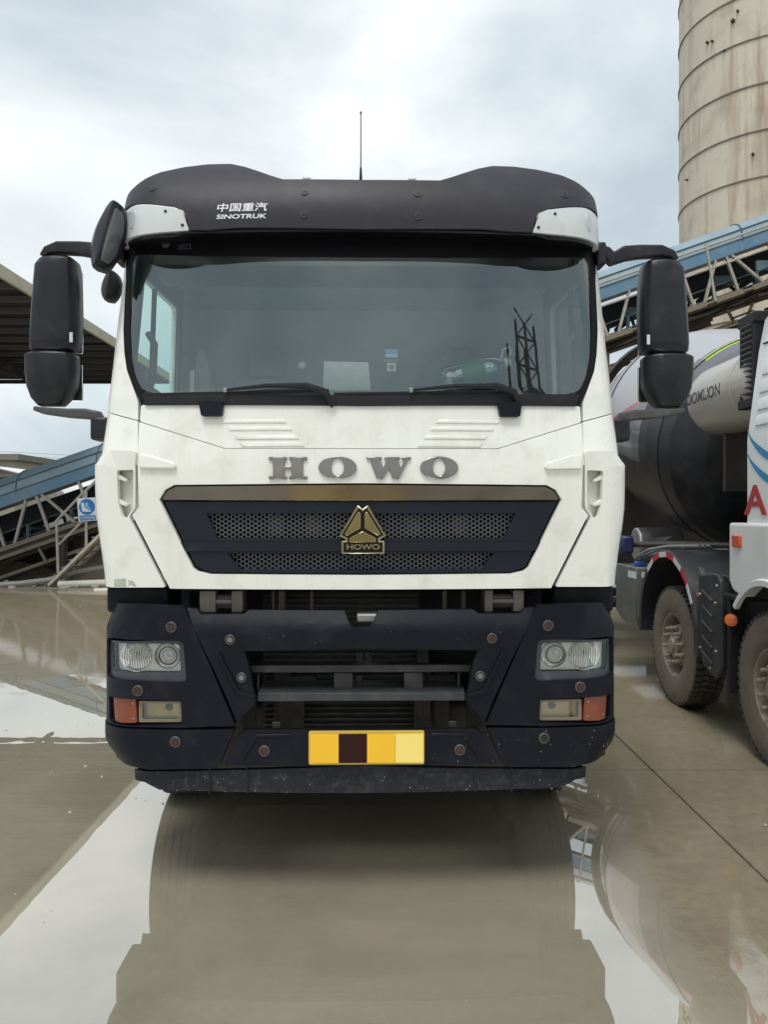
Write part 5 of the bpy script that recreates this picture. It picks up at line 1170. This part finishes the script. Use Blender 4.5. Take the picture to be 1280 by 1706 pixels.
# retaining wall in the dark under the conveyor
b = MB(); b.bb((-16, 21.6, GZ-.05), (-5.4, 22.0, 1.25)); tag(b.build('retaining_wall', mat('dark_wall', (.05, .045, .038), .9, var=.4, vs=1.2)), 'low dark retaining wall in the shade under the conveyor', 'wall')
b = MB(); b.bb((-4.6, 23.2, GZ-.05), (9.6, 23.6, 2.7)); tag(b.build('added_dark_wall', mat('added_wall_concrete', (.16, .145, .12), .9, var=.3, vs=.9)), 'unseen wall behind the two trucks, added to darken the water reflection', 'wall')  # hidden wall, added so the wet ground between the trucks reflects dark
# hopper and plinth under the conveyor on the right
b = MB(); q0 = px(1195, 640, 22); b.loft([[(q0.x, 22, GZ), (q0.x+6, 22, GZ), (q0.x+6, 25, GZ), (q0.x, 25, GZ)], [(q0.x, 22, 6.9), (q0.x+6, 22, 8.6), (q0.x+6, 25, 8.6), (q0.x, 25, 6.9)]])
tag(b.build('bunker_wall', mat('tan_concrete', (.30, .255, .19), .85, var=.2, vs=.8, dirt=((.17, .13, .09), .6, 1.2), bump=.3, bs=12)), 'tan concrete bunker under the high end of the conveyor', 'bunker')
b = MB(); pts = [px(1202, 598, 20.9), px(1252, 560, 20.9), px(1252, 690, 20.9), px(1190, 690, 20.9), px(1192, 620, 20.9)]
b.add(pts+[p+Vector((0, .12, 0)) for p in pts], [(0, 1, 2, 3, 4), (9, 8, 7, 6, 5)]+[(i, (i+1) % 5, 5+(i+1) % 5, 5+i) for i in range(5)])
tag(b.build('steel_chute', mat('grey_chute', (.36, .36, .34), .6, var=.12, vs=2)), 'light grey steel chute plate beneath the conveyor behind the mixer drum', 'chute')
# far buildings, roofs, wires
def house(name, x0, x1, y0, d, m, label, cat, depth=8, roofm=None, ov=.6):
    a = px(x0, y0, d); c = px(x1, y0, d); root = thing(name, ((a.x+c.x)/2, d+depth/2, GZ), label, cat)
    b = MB(); b.bb((a.x, d, GZ-.1), (c.x, d+depth, a.z-.5)); b.build('wall', m, root)
    b = MB(); b.bb((a.x-ov, d-ov, a.z-.5), (c.x+ov, d+depth+ov, a.z)); b.build('roof', roofm or CONC, root)
    nw = max(2, int((c.x-a.x)/4))
    for k in range(nw):
        wx = a.x+(c.x-a.x)*(k+.5)/nw; b = MB(); b.bb((wx-.6, d-.04, a.z-2.3), (wx+.6, d+.02, a.z-1.1)); b.build('window', BLACK, root)
    return root
house('office_block', -70, 24, 757, 62, BEIGE, 'beige flat-roofed building far behind the conveyor', 'building', roofm=mat('olive_roof', (.20, .19, .15), .9))
house('workshop', 30, 62, 763, 95, mat('pale_wall', (.50, .49, .47), .9), 'pale low workshop far off behind the conveyor', 'building', roofm=PALEROOF)
house('warehouse', 58, 96, 768, 140, mat('pink_grey_wall', (.42, .38, .36), .9), 'small grey warehouse farthest off on the skyline', 'building', roofm=mat('pale_pink_roof', (.5, .44, .42), .8))
b = MB(); loops = []
for k in range(13):
    t = math.pi*k/12; loops.append([(-26+9.5*-math.cos(t)*1.0-.0, y, 1.0+3.6*math.sin(t)**.8) for y in (42, 58)])
b = MB(); b.loft([[p for p in l] for l in loops], cap=False, closed=False); b.v = b.v; o = b.build('membrane_store', PALEROOF, None, smooth=60); so = o.modifiers.new('skin', 'SOLIDIFY'); so.thickness = .1
tag(o, 'white rounded membrane store seen over the conveyor cover', 'store')
for k, (ya, yb) in enumerate(((737, 741), (743, 747), (751, 744), (757, 755))):
    a = px(-300, ya-6, 70); c = px(1500, yb-30, 90); n_ = 20; b = MB()
    b.tube([a+(c-a)*(i/n_)+Vector((0, 0, -3.0*(1-(2*i/n_-1)**2))) for i in range(n_+1)], .012, 4); tag(b.build('overhead_wire', RUBBER), ['topmost thin overhead wire', 'second thin overhead wire under the topmost', 'third thin overhead wire, above the lowest', 'lowest thin overhead wire'][k]+' crossing the sky beyond the conveyor', 'wire', 'overhead wires')
# low wooded ridge on the horizon
V = []; F = []; n_ = 120
for i in range(n_+1):
    x = -700+1400*i/n_; h = 9+7*noise.noise((x*.006, 0, 0))+3*noise.noise((x*.03, 5, 0)); V += [(x, 620, -1), (x, 640, h), (x, 720, h*.8), (x, 760, -1)]
for i in range(n_):
    for j in range(3): a = i*4+j; F.append((a, a+1, a+5, a+4))
o = mesh_obj('hills', V, F, mat('far_hill', (.10, .13, .12), .95, var=.3, vs=.02), smooth=60); tag(o, kind='structure')

# ------------------------------------------------------------------ the yard behind the viewer, seen in glass and chrome
TWX = 10.4
tower = thing('batching_tower', (TWX, -13, GZ), 'open steel lattice batching tower with ladder and a board, across the yard', 'tower')
for x in (TWX-.9, TWX, TWX+.9):
    for y in (-13.6, -12.2):
        b = MB(); b.bar((x, y, GZ), (x+.25*(TWX-x), y, 15.5), .12, .12, up=(0, 1, 0)); b.build('leg', RUSTD, tower)
for k in range(14):
    z = .6+k*1.1
    b = MB(); b.bar((TWX-.9+.015*z, -12.2, z), (TWX+.9-.015*z, -12.2, z), .06, .06); b.bar((TWX-.9+.015*z, -12.2, z), (TWX+.9-.015*z, -12.2, z+1.1), .05, .05); b.bar((TWX+.9-.015*z, -12.2, z), (TWX-.9+.015*z, -12.2, z+1.1), .05, .05); b.build('brace', RUSTD, tower)
b = MB(); b.prism([(-.75, 9.2), (.75, 9.2), (.75, 11.6), (.0, 13.2), (-.75, 11.6)], (TWX, -12.1, 0), (1, 0, 0), (0, 0, 1), (0, 1, 0), .06); b.build('cladding_panel', BLACK, tower)
WALLY = mat('ochre_shed_wall', (.50, .36, .15), .8, var=.5, vs=.5, dirt=((.30, .26, .2), .8, .8)); 
b = MB(); b.bb((-3.5, -22, GZ), (2.2, -17, 3.4)); b.bb((-3.9, -22.4, 3.4), (2.6, -16.6, 3.7)); tag(b.build('store_hut', WALLY), 'ochre store hut across the yard, mirrored in the chrome strip', 'hut')
b = MB(); b.bb((2.3, -24, GZ), (16, -18, 4.2)); b.bb((2.7, -24.2, 4.2), (16.2, -17.8, 4.5)); tag(b.build('block_shed', mat('brown_block', (.40, .35, .29), .9, var=.5, vs=.6, dirt=((.18, .16, .12), .8, .7))), 'brown block shed across the yard beside the ochre hut', 'shed')
b = MB(); b.bb((-18, -26, GZ), (-3.6, -20, 3.6)); b.bb((-18.3, -26.3, 3.6), (-4.0, -19.7, 3.8)); tag(b.build('long_store', mat('grey_block', (.42, .38, .33), .9, var=.4, vs=.5, dirt=((.16, .17, .10), .8, .6))), 'long grey store across the yard with stained walls', 'store')

# flecks of concrete and grit lying in the wet
random.seed(21)
fl = MB()
for k in range(260):
    if k < 220: x = random.uniform(-6, -1.3); y = random.uniform(3.2, 12)
    else: x = random.uniform(1.3, 4); y = random.uniform(2.4, 9)
    r_ = random.choice((.003, .004, .005, .009)); a0 = random.random()*6
    loop = [(x+r_*random.uniform(.6, 1.4)*math.cos(a0+i*1.26)*1.3, y+r_*random.uniform(.6, 1.4)*math.sin(a0+i*1.26)) for i in range(5)]
    fl.loft([[(q[0], q[1], GZ+.004) for q in loop], [(q[0]*.5+x*.5, q[1]*.5+y*.5, GZ+.008+r_*.5) for q in loop]])
o = fl.build('grit', mat('pale_grit', (.42, .39, .33), .8, var=.4, vs=8), smooth=0); tag(o, 'pale grit and flakes lying in the shallow water', 'grit', kind='stuff')
# the truck stands very slightly askew
truck.rotation_euler = (0, 0, R(1.0)); truck.location.x -= .021
for o in (bottle, ): o.rotation_euler = (0, 0, R(1.0))

# dried cement flecks on the bumper
random.seed(5)
def flecks(M, parent, n, x0, x1, y0, y1, off, rmax):
    b = MB()
    for k in range(n):
        x, y = random.uniform(x0, x1), random.uniform(y0, y1)
        if 505 < x < 712 and 1210 < y < 1276: continue
        s_, z_ = M.un(x, y, off); r_ = random.choice((.35, .5, .6, 1))*rmax; a0 = random.random()*6; st = random.uniform(.8, 2.2)
        L0 = [(s_+r_*random.uniform(.6, 1.3)*math.cos(a0+i*1.05), z_+st*r_*random.uniform(.6, 1.3)*math.sin(a0+i*1.05)) for i in range(6)]
        b.loft([[M(p, q, off) for p, q in L0], [M(p*.7+s_*.3, q*.7+z_*.3, off-.0015) for p, q in L0]])
    o = b.build('cement_flecks', mat('dried_cement', (.34, .33, .31), .9, var=.4, vs=30), parent, smooth=0); o['kind'] = 'stuff'
flecks(BUM, chin, 90, 235, 975, 1292, 1321, .0295, .0026)
flecks(BUM, truck, 34, 640, 1010, 1218, 1272, -.0065, .0021)
flecks(BUM, truck, 16, 190, 400, 1218, 1272, -.0065, .0019)
flecks(BEAM, beam, 10, 330, 880, 1050, 1078, .0035, .0019)
